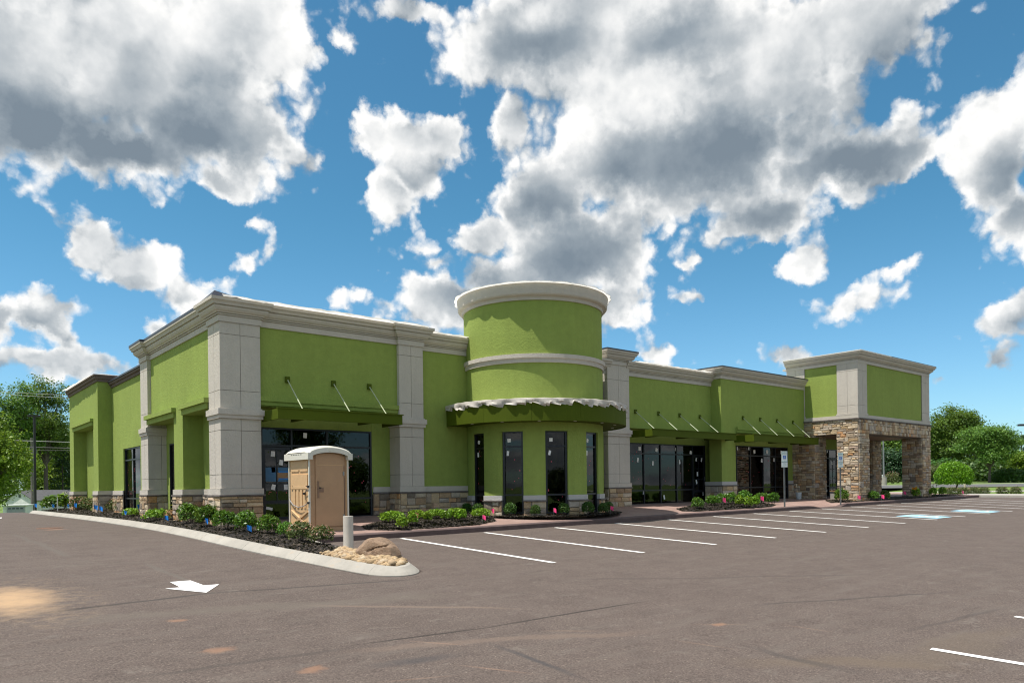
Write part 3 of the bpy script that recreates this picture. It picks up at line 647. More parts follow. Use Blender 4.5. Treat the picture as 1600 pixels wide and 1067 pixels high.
# --- pilaster: core, stone base, trims, moulding, panels with open joints
JZ = [.955, 1.35, 2.59, 2.925]; JU = [3.22, 3.71, 5.28, 5.62]
def pilaster(x0, x1, y0, y1, faces, zoff=0., top=5.62, seed=1, single=True, ju=JU, zb=-.12, mould=True):
    """faces: string of S (front, -Y), W (left, -X), E; y0 is the front"""
    core = part('pilaster', MORTAR, MB().box(x0 + .022, x1 - .022, y0 + .022, y1, zb, top + zoff))
    def ringbox(name, o, z0, z1, mt):
        return part(name, mt, MB().box(x0 - o, x1 + o, y0 - o, y1 + (o if 'N' in faces else 0), z0 + zoff, z1 + zoff), core)
    ringbox('capstone', .085, .735, .785, CAPSTONE); bevel(core.children[-1], .008)
    ringbox('base_trim', .045, .785, .955, CREAM)
    if mould:
        ringbox('moulding', .05, 2.925, 3.03, CREAM); ringbox('moulding', .085, 3.03, 3.19, CREAM); ringbox('moulding', .03, 3.19, 3.225, CREAM)
    segs = [(JZ[i], JZ[i + 1]) for i in range(3)] + [(ju[i], ju[i + 1]) for i in range(len(ju) - 1)]
    q = .006
    for z0, z1 in segs:
        for f in faces:
            if f == 'S':
                xm = (x0 + x1) / 2
                for a, b_ in ((x0, xm - q), (xm + q, x1)): part('panel', CREAM, MB().box(a, b_, y0, y0 + .03, z0 + q + zoff, z1 - q + zoff), core)
            elif f in 'WE':
                xx = (x0, x0 + .03) if f == 'W' else (x1 - .03, x1); ym = (y0 + y1) / 2; ys = y0 + .031 if 'S' in faces else y0
                for a, b_ in ((ys, ym - q), (ym + q, y1)): part('panel', CREAM, MB().box(xx[0], xx[1], a, b_, z0 + q + zoff, z1 - q + zoff), core)
    sb = part('stone_base', MORTAR, MB().box(x0 - .02, x1 + .02, y0 - .02, y1 - .01, zb, .735 + zoff))
    if 'W' in faces: stone_face(sb, (x0 - .02, y1 - .01), (x0 - .02, y0 - .02), zb, .735 + zoff, single, seed)
    if 'S' in faces: stone_face(sb, (x0 - .02, y0 - .02), (x1 + .02, y0 - .02), zb, .735 + zoff, single, seed + 1)
    if 'E' in faces: stone_face(sb, (x1 + .02, y0 - .02), (x1 + .02, y1 - .01), zb, .735 + zoff, single, seed + 2)
    return core
def wainscot(p, q, th, zoff=0., zb=-.12, seed=5, single=True, ztop=.785, trim=.17, mt=CREAM):
    """straight stone wainscot from p to q (outward right), with capstone and trim"""
    ang = math.atan2(q[1] - p[1], q[0] - p[0]); L = math.dist(p, q); M = Matrix.Translation((p[0], p[1], 0)) @ Matrix.Rotation(ang, 4, 'Z')
    o = part('stone_base', MORTAR, MB().box(0, L, -.02, th, zb, ztop - .05 + zoff, M))
    part('capstone', CAPSTONE, MB().box(-.0, L, -.085, th, ztop - .05 + zoff, ztop + zoff, M), o)
    part('base_trim', mt, MB().box(0, L, -.045, th, ztop + zoff, ztop + trim + zoff, M), o)
    d = Vector((math.sin(ang), -math.cos(ang))) * .02
    stone_face(o, (p[0] + d.x, p[1] + d.y), (q[0] + d.x, q[1] + d.y), zb, ztop - .05 + zoff, single, seed)
    return o
# --- block A: corner
pilaster(0, 1.14, 0, 1.0, 'SW', seed=11)
pilaster(5.75, 6.68, 0, .66, 'SWE', seed=21)
pilaster(0, .9, 7.78, 8.77, 'SW', seed=31, single=False)
part('wall', GREEN, MB().box(1.14, 5.75, .13, .9, 3.33, 5.64), label='green upper wall above the entrance canopy')
part('wall', GREEN, MB().box(.12, .9, 1.0, 7.78, 3.30, 5.64), label='green upper side wall above the alcoves')
part('wall', GREEN, MB().box(1.14, 5.0705, .66, .9, 2.775, 3.33).box(5.07, 5.75, .65, .9, .7, 3.33))
wainscot((5.09, .65), (5.75, .65), .2, seed=41)
# trim bands at the foot of the upper wall
def ledge(p, q, z, mt=GREEN, zoff=0):
    ang = math.atan2(q[1] - p[1], q[0] - p[0]); L = math.dist(p, q); M = Matrix.Translation((p[0], p[1], 0)) @ Matrix.Rotation(ang, 4, 'Z')
    part('ledge', mt, MB().box(0, L, -.11, .05, z + .0, z + .14, M).box(0, L, -.06, .05, z - .115, z - .001, M))
ledge((1.142, .13), (5.748, .13), 3.478)
# side: hoods, column, alcoves
def hood(y0, y1, z, X=0.):
    part('hood', GREEN, MB().box(X - .14, X + .35, y0, y1, z + .17, z + .31).box(X - .06, X + .35, y0 + .06, y1 - .06, z, z + .169))
hood(.995, 3.56, 3.28); hood(4.28, 7.775, 3.28)
part('column', GREEN, MB().box(.0, .64, 3.56, 4.53, .7, 3.60))
sbc = part('stone_base', MORTAR, MB().box(-.02, .62, 3.54, 4.55, -.15, .735))
part('capstone', CAPSTONE, MB().box(-.085, .62, 3.475, 4.615, .735, .785), sbc); part('base_trim', CREAM, MB().box(-.045, .62, 3.515, 4.575, .785, .955), sbc)
stone_face(sbc, (-.02, 4.55), (-.02, 3.54), -.15, .735, False, 51); stone_face(sbc, (-.02, 3.54), (.6, 3.54), -.15, .735, True, 52)
part('wall', GREEN, MB().box(.62, .8, .9, 5.4, -.15, 3.35).box(.62, .8, 7.3, 7.8, -.15, 3.35).box(.62, .8, 5.4, 7.3, 2.6, 3.35), label='green back wall of the side alcoves')
sbw = part('stone_base', MORTAR, MB().box(.60, .64, 1.0, 3.54, -.15, .735)); part('capstone', CAPSTONE, MB().box(.54, .64, 1.0, 3.54, .735, .785), sbw); part('base_trim', CREAM, MB().box(.58, .64, 1.0, 3.54, .785, .955), sbw)
stone_face(sbw, (.60, 3.5), (.60, 1.0), -.15, .735, False, 53)
# storefront frames with panes ------------------------------------------------
def storefront(name, xs, zs, Y, z0, z1, doors=(), zd=2.23, label=None, bottom=.03, axis='x', M=None, mw=.055):
    """xs: mullion positions; zs: rail heights; doors: indices of bays with a glazed door"""
    tf = (lambda b: b)
    M = M or Matrix.Translation((0, Y, 0)); b = MB(); d0, d1 = 0., .11
    for i, x in enumerate(xs): b.box(x - mw / 2, x + mw / 2, d0 - .002, d1, z0, z1, M)
    panes = []; drs = []
    for i in range(len(xs) - 1):
        a, c_ = xs[i] + mw / 2, xs[i + 1] - mw / 2
        b.box(a, c_, d0, d1, z1 - .05, z1, M)
        lev = [z0] + [z for z in zs] + [z1 - .05]
        if i in doors:
            b.box(a, c_, d0, d1, zd, zd + .06, M); panes.append((a, c_, zd + .06, z1 - .05)); drs.append((a, c_))
        else:
            b.box(a, c_, d0, d1, z0, z0 + .06, M); zl = z0 + .06
            for z in zs: b.box(a, c_, d0, d1, z - .028, z + .028, M); panes.append((a, c_, zl, z - .028)); zl = z + .028
            panes.append((a, c_, zl, z1 - .05))
    o = part(name, FRAME, b, label=label)
    for a, c_, p0, p1 in panes: part('pane', GLASS, MB().box(a - .005, c_ + .005, .045, .057, p0 - .005, p1 + .005, M), o)
    for a, c_ in drs:
        db = MB(); a += .012; c_ -= .012; zt = zd - .012
        st = .075
        db.box(a, a + st, .02, .07, z0 + .01, zt, M).box(c_ - st, c_, .02, .07, z0 + .01, zt, M)
        hz = [z0 + .01, z0 + .55, zt - .08]
        db.box(a + st, c_ - st, .021, .069, z0 + .01, z0 + .11, M).box(a + st, c_ - st, .021, .069, zt - .085, zt, M).box(a + st, c_ - st, .021, .069, z0 + .50, z0 + .61, M)
        g0, g1 = z0 + .61, zt - .085
        for k in (1, 2): zz = g0 + (g1 - g0) * k / 3; db.box(a + st, c_ - st, .025, .066, zz - .018, zz + .018, M)
        xm = (a + c_) / 2; db.box(xm - .016, xm + .016, .024, .067, g0, g1, M)
        dr = part('door', FRAME, db, o)
        hb = MB().tube([M @ Vector((c_ - .05, .01, z0 + .85)), M @ Vector((c_ - .05, -.035, z0 + .88)), M @ Vector((c_ - .05, -.035, z0 + 1.22)), M @ Vector((c_ - .05, .01, z0 + 1.25))], .012, 6); part('door_handle', STEEL, hb, o)
        part('pane', GLASS, MB().box(a + st - .004, c_ - st + .004, .04, .05, g0 - .004, g1 + .004, M), o); part('pane', GLASS, MB().box(a + st - .004, c_ - st + .004, .04, .05, z0 + .106, z0 + .504, M), o)
    return o
def stickers(o, pts, Y, M=None, sz=(.12, .16)):
    for p in pts:
        x, z = p[:2]; wd, h = (p[2:4] if len(p) >= 4 else sz); r = random.uniform(-.25, .25)
        c_, s_ = math.cos(r), math.sin(r); b = MB()
        qs = [(x + c_ * u * wd / 2 - s_ * v * h / 2, Y - .003, z + s_ * u * wd / 2 + c_ * v * h / 2) for u, v in ((-1, -1), (1, -1), (1, 1), (-1, 1))]
        if M: qs = [M @ Vector(q) for q in qs]
        b.add(qs, [(0, 1, 2, 3)]); part('paper_label', PAPER, b, o)
DOTS = simple('pink_dot', (.75, .10, .16), .6)
def dots(o, x0, x1, z0, z1, Y, k, seed, M=None):
    r = random.Random(seed); b = MB()
    for _ in range(k):
        x, z, s = r.uniform(x0, x1), r.uniform(z0, z1), r.uniform(.009, .017)
        qs = [(x + u * s, Y - .002, z + v * s) for u, v in ((-1, -1), (1, -1), (1, 1), (-1, 1))]
        if M: qs = [M @ Vector(q) for q in qs]
        b.add(qs, [(0, 1, 2, 3)])
    p = part('pink_dot_stickers', DOTS, b, o); p['kind'] = 'stuff'
def pix(lst, Y, off, sc): return [(lambda p: (p[0], p[2]))(on_y(off[0] + x / sc, off[1] + y / sc, Y)) for x, y in lst]
sA = storefront('storefront', [1.40, 2.33, 3.50, 5.04], [.60, 2.24], .65, -.02, 2.775, (0,), 2.20, 'dark aluminium entrance storefront behind the portable toilet')
stickers(sA, pix([(165, 370), (245, 455), (170, 525), (170, 695), (292, 695), (480, 190)], .69, (400, 650), 6.276), .685)
p_, = pix([(130, 905)], .69, (400, 650), 6.276); stickers(sA, [(p_[0], p_[1], .2, .08)], .685)
BLUEFILM = simple('blue_film', (.05, .16, .30), .5); CARD = simple('cardboard', (.36, .22, .12), .8); TAPE = simple('blue_tape', (.03, .22, .62), .6)
q = pix([(88, 497), (195, 497), (195, 640), (88, 640)], .69, (400, 650), 6.276); part('blue_film', BLUEFILM, MB().add([(x, .682, z) for x, z in q], [(0, 1, 2, 3)]), sA)
q = pix([(213, 497), (322, 497), (322, 640), (213, 640)], .69, (400, 650), 6.276); part('blue_film', BLUEFILM, MB().add([(x, .682, z) for x, z in q], [(0, 1, 2, 3)]), sA)
q = pix([(208, 552), (325, 552), (325, 612), (228, 612), (210, 630)], .69, (400, 650), 6.276); part('cardboard_patch', CARD, MB().add([(x, .677, z) for x, z in q], [(0, 1, 2, 3, 4)]), sA)
for yy in (546, 615):
    q = pix([(215, yy - 7), (310, yy - 7), (310, yy + 7), (225, yy + 9)], .69, (400, 650), 6.276); part('tape_strip', TAPE, MB().add([(x, .673, z) for x, z in q], [(0, 1, 2, 3)]), sA)
dots(sA, 3.6, 5.0, .3, 2.1, .69, 16, 3); dots(sA, 1.5, 2.25, .7, 2.05, .69, 14, 4)
# side windows
def side_storefront(X, ys, zs, z0, z1, label=None):
    M = Matrix.Translation((X, 0, 0)) @ Matrix.Rotation(-math.pi / 2, 4, 'Z')     # local x runs along -Y, outward is -X
    return storefront('side_window', [-y for y in ys], zs, 0, z0, z1, (), 2.2, label, M=M), M
so, Ms = side_storefront(.60, [7.3, 6.3, 5.4], [.62], 0, 2.6, 'narrow dark window in the deep side alcove'); 
# --- recessed side wall and far wing
XR = .58
part('wall', GREEN, MB().box(XR, .9, 8.77, 11.4, -.2, 5.62).box(XR, .9, 14.32, 16.39, -.2, 5.62).box(XR, .9, 11.4, 14.32, 2.75, 5.62), label='green recessed side wall with a tall window')
so, Ms = side_storefront(XR + .06, [14.32, 12.9, 11.42], [.62, 2.25], .05, 2.75, 'tall dark side window with pink dots')
dots(so, -14.2, -11.5, .8, 2.3, .04, 40, 8, Ms)
wainscot((XR, 16.3), (XR, 14.32), .1, seed=61, single=False); wainscot((XR, 11.4), (XR, 8.8), .1, seed=62, single=False)
part('wing_wall', GREEN, MB().box(0, .7, 16.39, 17.45, -.2, 5.9).box(0, .7, 22.42, 23.5, -.2, 5.9).box(0, .7, 17.45, 22.42, 4.0, 5.9).box(.58, .8, 17.45, 22.42, -.2, 4.0).box(.7, .9, 16.39, 23.5, -.2, 5.9), label='green far wing with a hooded alcove')
hood(17.4, 22.4, 3.98)
for y0, y1, sd in ((16.39, 17.5, 71), (22.4, 23.5, 74)):
    so = part('stone_base', MORTAR, MB().box(-.02, .56, y0 - .02, y1, -.2, .735)); part('capstone', CAPSTONE, MB().box(-.085, .56, y0 - .085, y1 + .05, .735, .785), so); part('base_trim', CREAM, MB().box(-.045, .56, y0 - .045, y1 + .02, .785, .955), so)
    stone_face(so, (-.02, y1), (-.02, y0 - .02), -.2, .735, False, sd); stone_face(so, (-.02, y0 - .02), (.56, y0 - .02), -.2, .735, False, sd + 1)
part('utility_cover', STEEL, MB().box(-.07, -.02, 15.2, 15.5, .3, .55)) if 0 else None
def simple_cornice(path, z0, z1, cap):
    prof = [(-.02, z0), (.05, z0), (.06, z0 + .12), (.12, z0 + .13), (.14, z1), (-.02, z1)]
    o = part('cornice', BROWN_TRIM, MB().sweep(path, prof)); part('coping', cap, MB().sweep(path, [(-.25, z1 + .003), (.18, z1 + .003), (.18, z1 + .07), (-.25, z1 + .07)]), o)
simple_cornice([(XR, 16.39), (XR, 8.72)], 5.60, 5.82, DARKCAP)
simple_cornice([(2.4, 23.5), (0, 23.5), (0, 16.39), (2.4, 16.39)], 5.86, 6.10, BROWN_TRIM)
# --- cornice of block A
pA = [(.9, 8.77), (0, 8.77), (0, 7.78), (.12, 7.78), (.12, 1.0), (0, 1.0), (0, 0), (1.14, 0), (1.14, .13), (5.75, .13), (5.75, 0), (6.68, 0), (6.68, 1.2)]
cornice(pA, 5.62, 6.24, CREAM, 1.)
part('coping', DARKCAP, MB().sweep([(.9, 8.77), (0, 8.77), (0, 7.78), (.12, 7.78), (.12, .9)], [(-.2, 6.243), (.30, 6.243), (.30, 6.21), (.31, 6.21), (.31, 6.285), (-.2, 6.285)]))
# --- wall B and C (same plane), pilaster p3
part('wall', GREEN, MB().box(6.68, 15.6, .15, .9, .7, 5.56), label='green wall between cream pilaster and round drum')
wainscot((6.70, .15), (8.75, .15), .2, seed=81)
cornice([(6.60, .15), (15.9, .15)], 5.54, 6.12, CREAM, 1.0)
pilaster(15.72, 17.06, 0, .66, 'SWE', zoff=.04, top=5.95, seed=91, ju=[3.22, 3.71, 5.28, 5.92])
cornice([(15.72, 1.4), (15.72, 0), (17.06, 0), (17.06, 1.4)], 5.95, 6.52, CREAM, 1.0, DARKCAP)
part('wall', GREEN, MB().box(17.06, 23.1, .15, .9, 3.36, 5.60), label='green wall above the second canopy')
part('wall', GREEN, MB().box(17.06, 23.29, .661, .9, 2.775, 3.36).box(23.28, 23.95, .65, .9, .7, 3.36))
cornice([(16.9, .15), (23.2, .15)], 5.58, 6.16, CREAM, 1.0)
sC = storefront('storefront', [17.10, 18.75, 19.92, 21.09, 22.31, 23.28], [.66, 2.31], .65, .02, 2.775, (4,), 2.27, 'five bay dark storefront left of the green column')
stickers(sC, pix([(240, 170), (457, 187), (705, 178), (895, 220)], .69, (970, 680), 8.2), .685, sz=(.16, .16)); stickers(sC, pix([(217, 315), (410, 358), (752, 340), (965, 305), (1032, 312), (980, 495), (968, 595), (1055, 745), (292, 728), (555, 792)], .69, (970, 680), 8.2), .685, sz=(.10, .2))
dots(sC, 17.9, 22.2, .8, 2.4, .69, 30, 12)
# --- bay D
YDF = -.42; DZ = .06
part('wall', GREEN, MB().box(23.1, 30.74, YDF, .26, 3.36, 5.92).box(23.1, 24.25, YDF, .26, .75, 3.36), label='green projecting bay beside the stone portico')
part('wall', GREEN, MB().box(24.25, 30.21, .27, .9, 2.82, 3.36).box(30.20, 30.74, .26, .9, .75, 3.36).box(23.95, 25.3, .262, .9, .1, 3.36))
wb = part('stone_base', MORTAR, MB().box(23.08, 24.27, YDF - .02, .5, -.05, .80)); part('capstone', CAPSTONE, MB().box(23.02, 24.33, YDF - .085, .5, .80, .85), wb); part('base_trim', GREY_TRIM, MB().box(23.055, 24.295, YDF - .045, .5, .85, 1.02), wb)
stone_face(wb, (23.08, .5), (23.08, YDF - .02), -.05, .80, True, 101); stone_face(wb, (23.08, YDF - .02), (24.27, YDF - .02), -.05, .80, True, 102)
wainscot((23.28, .65), (23.95, .65), .2, .06, seed=104, zb=-.02, mt=GREY_TRIM); wainscot((30.21, .26), (30.70, .26), .2, .08, seed=106, zb=-.02, mt=GREY_TRIM)
ledge((24.3, YDF), (30.6, YDF), 3.51)
cornice([(23.1, 1.5), (23.1, YDF), (30.66, YDF)], 5.90, 6.42, CREAM, 1.0, DARKCAP)
sD = storefront('storefront', [24.3, 25.38, 26.6, 27.8, 28.96, 30.18], [.71, 2.33], .26, .06, 2.82, (), 2.3, 'dark four light storefront under the third canopy')
stickers(sD, pix([(495, 165), (562, 210), (725, 212), (905, 218), (658, 322), (818, 315), (338, 165)], .3, (1110, 680), 8.2), .295, sz=(.17, .19)); dots(sD, 25.4, 29, .8, 2.4, .3, 22, 13)
# --- canopies hung on rods
def canopy(x0, x1, yw, yf, z0, z1, plates, zp, label, skew=.45):
    o = part('canopy', CANOPY, MB().box(x0, x1, yf, yf + .06, z0, z1).box(x0, x0 + .06, yf + .06, yw, z0, z1).box(x1 - .06, x1, yf + .06, yw, z0, z1).box(x0 + .06, x1 - .06, yf + .06, yw, z1 - .10, z1 - .05).box(x0 - .03, x1 + .03, yf - .03, yf + .03, z1, z1 + .03), label=label)
    for x in np.linspace(x0 + .9, x1 - .9, max(2, int((x1 - x0) / 1.6))): part('rafter', CANOPY, MB().box(x - .03, x + .03, yf + .06, yw, z0 + .03, z1 - .101), o)
    for x in plates:
        part('rod_plate', CANOPY, MB().box(x - .07, x + .07, yw - .02 - .03, yw - .01, zp - .09, zp + .09), o)
        part('rod', ROD, MB().tube([(x, yw - .05, zp - .02), (x, yf + .1, z1 + .02)], .017, 6), o)
canopy(1.22, 5.22, .13, -1.05, 2.88, 3.17, (1.99, 3.47, 4.71), 4.16, 'dark green steel canopy over the entrance')
canopy(17.35, 23.45, .15, -1.0, 2.95, 3.24, (17.61, 19.16, 20.67, 22.19), 4.08, 'dark green steel canopy over the five bay storefront')
canopy(24.15, 30.2, YDF, -1.5, 2.90, 3.22, (24.89, 26.41, 27.97, 29.54), 4.12, 'dark green steel canopy over the bay beside the portico')
# --- drum
cx, cy, RD = DC
wins = [(-99.4, -84.5), (-67, -49.9), (-32.9, -14.7), (3.8, 21.2), (38.5, 56)]
segs = []; a = -150
for w0, w1 in wins: segs.append((a, w0)); a = w1
segs.append((a, 118))
dr = part('drum_wall', GREEN, MB().arc(cx, cy, RD - .25, RD, -180, 180, 2.74, 7.15, 180), smooth=False, label='tall round green drum')
for i, (a0, a1) in enumerate(segs):
    o = part('drum_wall', GREEN, MB().arc(cx, cy, RD - .25, RD, a0, a1, .61, 2.739))
    for p in o.data.polygons: p.use_smooth = False
    sb = part('stone_base', MORTAR, MB().arc(cx, cy, RD - .2, RD + .015, a0, a1, -.12, .41))
    part('capstone', CAPSTONE, MB().arc(cx, cy, RD - .2, RD + .09, a0, a1, .41, .455), sb); part('base_trim', GREY_TRIM, MB().arc(cx, cy, RD - .2, RD + .045, a0, a1, .455, .615), sb)
    n_ = max(1, int(abs(a1 - a0) / 9))
    for k in range(n_):
        b0, b1 = a0 + (a1 - a0) * k / n_, a0 + (a1 - a0) * (k + 1) / n_
        P0, P1 = [(cx + math.sin(R_(t)) * (RD + .01), cy - math.cos(R_(t)) * (RD + .01)) for t in (b0, b1)]
        stone_face(sb, P0, P1, -.12, .41, (b0 > -118 and b1 < 30), 120 + i * 9 + k)
for i, (a0, a1) in enumerate(wins):
    P0, P1 = [Vector((cx + math.sin(R_(t)) * (RD - .06), cy - math.cos(R_(t)) * (RD - .06), 0)) for t in (a0, a1)]
    L = (P1 - P0).length; M = Matrix.Translation(P0) @ Matrix.Rotation(math.atan2(P1.y - P0.y, P1.x - P0.x), 4, 'Z')
    o = storefront('drum_window', [.035, L - .035], [.63, 2.24], 0, .0, 2.745, (), 2.2, ['narrow drum window beside the green wall', 'drum window facing the portable toilet', 'broad drum window facing the parking lot', 'narrow drum window beside the cream pilaster', None][i], M=M, mw=.07)
    stickers(o, [(.22, 2.45, .12, .12), (.17, 2.02, .08, .16)], .04, M); dots(o, .1, L - .1, .4, 2.2, .045, 5, 40 + i, M)
band_p = [(RD, 5.0), (RD + .05, 5.0), (RD + .05, 5.13), (RD + .075, 5.145), (RD + .10, 5.15), (RD + .10, 5.28), (RD, 5.30)]
o = part('drum_band', CREAM, MB().lathe(cx, cy, band_p, -180, 180, 120))
cap_p = [(RD, 7.06), (RD + .05, 7.06), (RD + .06, 7.17), (RD + .17, 7.20), (RD + .20, 7.24), (RD + .24, 7.57), (RD - .3, 7.58), (RD - .3, 7.0)]
o = part('drum_cornice', CREAM, MB().lathe(cx, cy, cap_p, -180, 180, 120))
part('drum_roof', WHITE_SHEET, MB().arc(cx, cy, 0, RD - .02, -180, 180, 7.3, 7.36, 60))
RC = 3.32
can = part('drum_canopy', CANOPY, MB().arc(cx, cy, RD + .002, RC, -128, 128, 3.03, 3.10, 70).arc(cx, cy, RD + .002, RC - .01, -128, 128, 3.62, 3.70, 70), label='curved dark green canopy round the drum')
for i in range(9):
    a0, a1 = -128 + i * 256 / 9, -128 + (i + 1) * 256 / 9; part('fascia_panel', CANOPY, MB().arc(cx, cy, RC - .04, RC + .004, a0 + .06, a1 - .06, 3.005, 3.66, 10), can)
for a in range(-110, 60, 24):
    part('downlight', PAPER, MB().lathe(cx + math.sin(R_(a)) * 2.95, cy - math.cos(R_(a)) * 2.95, [(0, 3.024), (.05, 3.024), (.055, 3.03)], 0, 360, 10), can)
# --- stone portico
XE, YE, XE1 = 30.74, -3.33, 39.7; TZ = 4.18
PT = [('front left stone pier of the portico', XE, XE + 1.12, YE, YE + 1.12, 'SWE'), ('front right stone pier of the portico', 38.6, XE1, YE, YE + 1.12, 'SWEN'), ('rear left stone pier of the portico', XE, XE + 1.15, -1.0, .3, 'SW'), ('rear right stone pier of the portico', 38.55, XE1, -.5, .5, 'SWE')]
sk = dict(hmin=.09, hmax=.17, wmin=.16, wmax=.48, depth=.05)
for i, (lb, x0, x1, y0, y1, fc) in enumerate(PT):
    o = part('stone_pier', MORTAR, MB().box(x0, x1, y0, y1, -.15, 3.41), label=lb); s_ = 200 + 10 * i
    if 'S' in fc: stone_face(o, (x0, y0), (x1, y0), -.1, 3.41, False, s_, **sk)
    if 'W' in fc: stone_face(o, (x0, y1), (x0, y0), -.1, 3.41, False, s_ + 1, **sk)
    if 'E' in fc: stone_face(o, (x1, y0), (x1, y1), -.1, 3.41, False, s_ + 2, **sk)
o = part('stone_lintel', MORTAR, MB().box(XE, XE1, YE, YE + .8, 3.4105, TZ - .045).box(XE, XE + .8, YE + .8, .5, 3.4105, TZ - .046).box(XE1 - .8, XE1, YE + .8, .5, 3.4105, TZ - .046), label='rough stone beam over the portico openings')
stone_face(o, (XE, YE), (XE1, YE), 3.41, TZ - .05, False, 261, hmin=.11, hmax=.26, wmin=.14, wmax=.3, depth=.05); stone_face(o, (XE, .3), (XE, YE), 3.41, TZ - .05, False, 262, **sk); stone_face(o, (XE1, YE), (XE1, .5), 3.41, TZ - .05, False, 263, **sk)
part('capstone', CAPSTONE, MB().box(XE - .10, XE1 + .10, YE - .10, .5, TZ - .045, TZ + .012), o)
part('portico_soffit', SOFFIT, MB().box(XE + .8, XE1 - .8, YE + .8, .26, 3.42, 3.5))
UX0, UX1, UY0 = XE + .03, XE1 - .03, YE + .03
part('portico_wall', GREEN, MB().box(UX0 + .02, UX1 - .02, UY0 + .02, .55, TZ + .013, 7.06), label='square green tower above the stone portico')
part('base_trim', CREAM, MB().box(UX0 - .06, UX1 + .06, UY0 - .06, .6, TZ + .013, TZ + .19))
def tower_pil(x0, x1, y0, y1, fc):
    core = part('pilaster', MORTAR, MB().box(x0 + .02, x1 - .02, y0 + .02, y1 - .02, TZ + .191, 7.06)); q = .006
    part('base_trim', CREAM, MB().box(x0 - .035, x1 + .035, y0 - .035, y1 + .035, TZ + .192, TZ + .27), core)
    for z0, z1 in ((TZ + .27, 4.86), (4.86, 6.63), (6.63, 7.05)):
        if 'S' in fc:
            xm = (x0 + x1) / 2
            for a, b_ in ((x0, xm - q), (xm + q, x1)): part('panel', CREAM, MB().box(a, b_, y0, y0 + .03, z0 + q, z1 - q), core)
        for f, xx in (('W', (x0, x0 + .03)), ('E', (x1 - .03, x1))):
            if f in fc:
                ym = (y0 + y1) / 2; ys = y0 + (.031 if 'S' in fc else 0)
                for a, b_ in ((ys, ym - q), (ym + q, y1)): part('panel', CREAM, MB().box(xx[0], xx[1], a, b_, z0 + q, z1 - q), core)
tower_pil(UX0 - .03, UX0 + 1.0, UY0 - .03, UY0 + 1.06, 'SW'); tower_pil(UX1 - 1.0, UX1 + .03, UY0 - .03, UY0 + 1.06, 'SE'); tower_pil(UX0 - .03, UX0 + .6, -.46, .58, 'W')
cornice([(UX0, .6), (UX0, UY0), (UX1, UY0), (UX1, .6)], 7.02, 7.58, CREAM, 1.1, None)
part('roof_membrane', WHITE_SHEET, MB().sweep([(UX0, .6), (UX0, UY0), (UX0 + 3.2, UY0)], [(-.3, 7.585), (.33, 7.585), (.335, 7.55), (.345, 7.55), (.345, 7.60), (-.3, 7.62)]))
part('coping', DARKCAP, MB().sweep([(UX0 + 3.2, UY0), (UX1, UY0), (UX1, .6)], [(-.3, 7.585), (.325, 7.585), (.325, 7.61), (-.3, 7.61)]))
part('portico_wall', GREEN, MB().box(XE + 1.0, 38.6, .27, .6, 2.83, 3.42), label='green wall under the portico')
sE = storefront('storefront', [31.9, 33.0, 34.05, 34.75, 35.75, 36.8, 38.5], [.71, 2.32], .27, .06, 2.83, (3,), 2.3, 'dark glazed doors under the stone portico')
stickers(sE, pix([(365, 360), (430, 362), (320, 478), (395, 482), (488, 518), (420, 868), (488, 888)], .31, (1240, 660), 8.2), .305, sz=(.14, .2)); dots(sE, 33.1, 35.6, .8, 2.4, .31, 20, 14)
# membranes on the other parapets, slightly ragged
def ragged(path, z, o0, seed):
    r = random.Random(seed); ps = resample(path, .22); b = MB(); vs = []
    for i, (x, y) in enumerate(ps):
        a, c_ = ps[max(i - 1, 0)], ps[min(i + 1, len(ps) - 1)]; L = math.dist(a, c_) or 1; nx_, ny_ = (c_[1] - a[1]) / L, -(c_[0] - a[0]) / L
        o1 = o0 + r.uniform(0, .03); zz = z + .012 + r.uniform(0, .035); dz = r.uniform(.03, .085)
        vs += [(x - nx_ * .25, y - ny_ * .25, zz), (x + nx_ * o1, y + ny_ * o1, zz), (x + nx_ * (o1 + .06), y + ny_ * (o1 + .06), zz - dz)]
    return b.add(vs, [(3 * i + j, 3 * i + 3 + j, 3 * i + 4 + j, 3 * i + 1 + j) for i in range(len(ps) - 1) for j in (0, 1)])
part('roof_membrane', WHITE_SHEET, ragged([(.0, 0.), (1.1, 0), (6.7, 0)], 6.262, .30, 1)); part('roof_membrane', WHITE_SHEET, ragged([(6.95, .15), (8.6, .15)], 6.14, .30, 2)); part('roof_membrane', WHITE_SHEET, ragged([(17.35, .15), (23.0, .15)], 6.18, .30, 3)); part('roof_membrane', WHITE_SHEET, ragged([(-.1, 23.4), (0, 16.6), (1.6, 16.35)], 6.175, .18, 5))
part('hip_flashing', DARKCAP, MB().add([(-.29, -.29, 6.245), (-.29, .75, 6.245), (.55, -.29, 6.245), (.3, .4, 6.245), (-.16, -.12, 6.42)], [(0, 2, 4), (2, 3, 4), (3, 1, 4), (1, 0, 4)]))
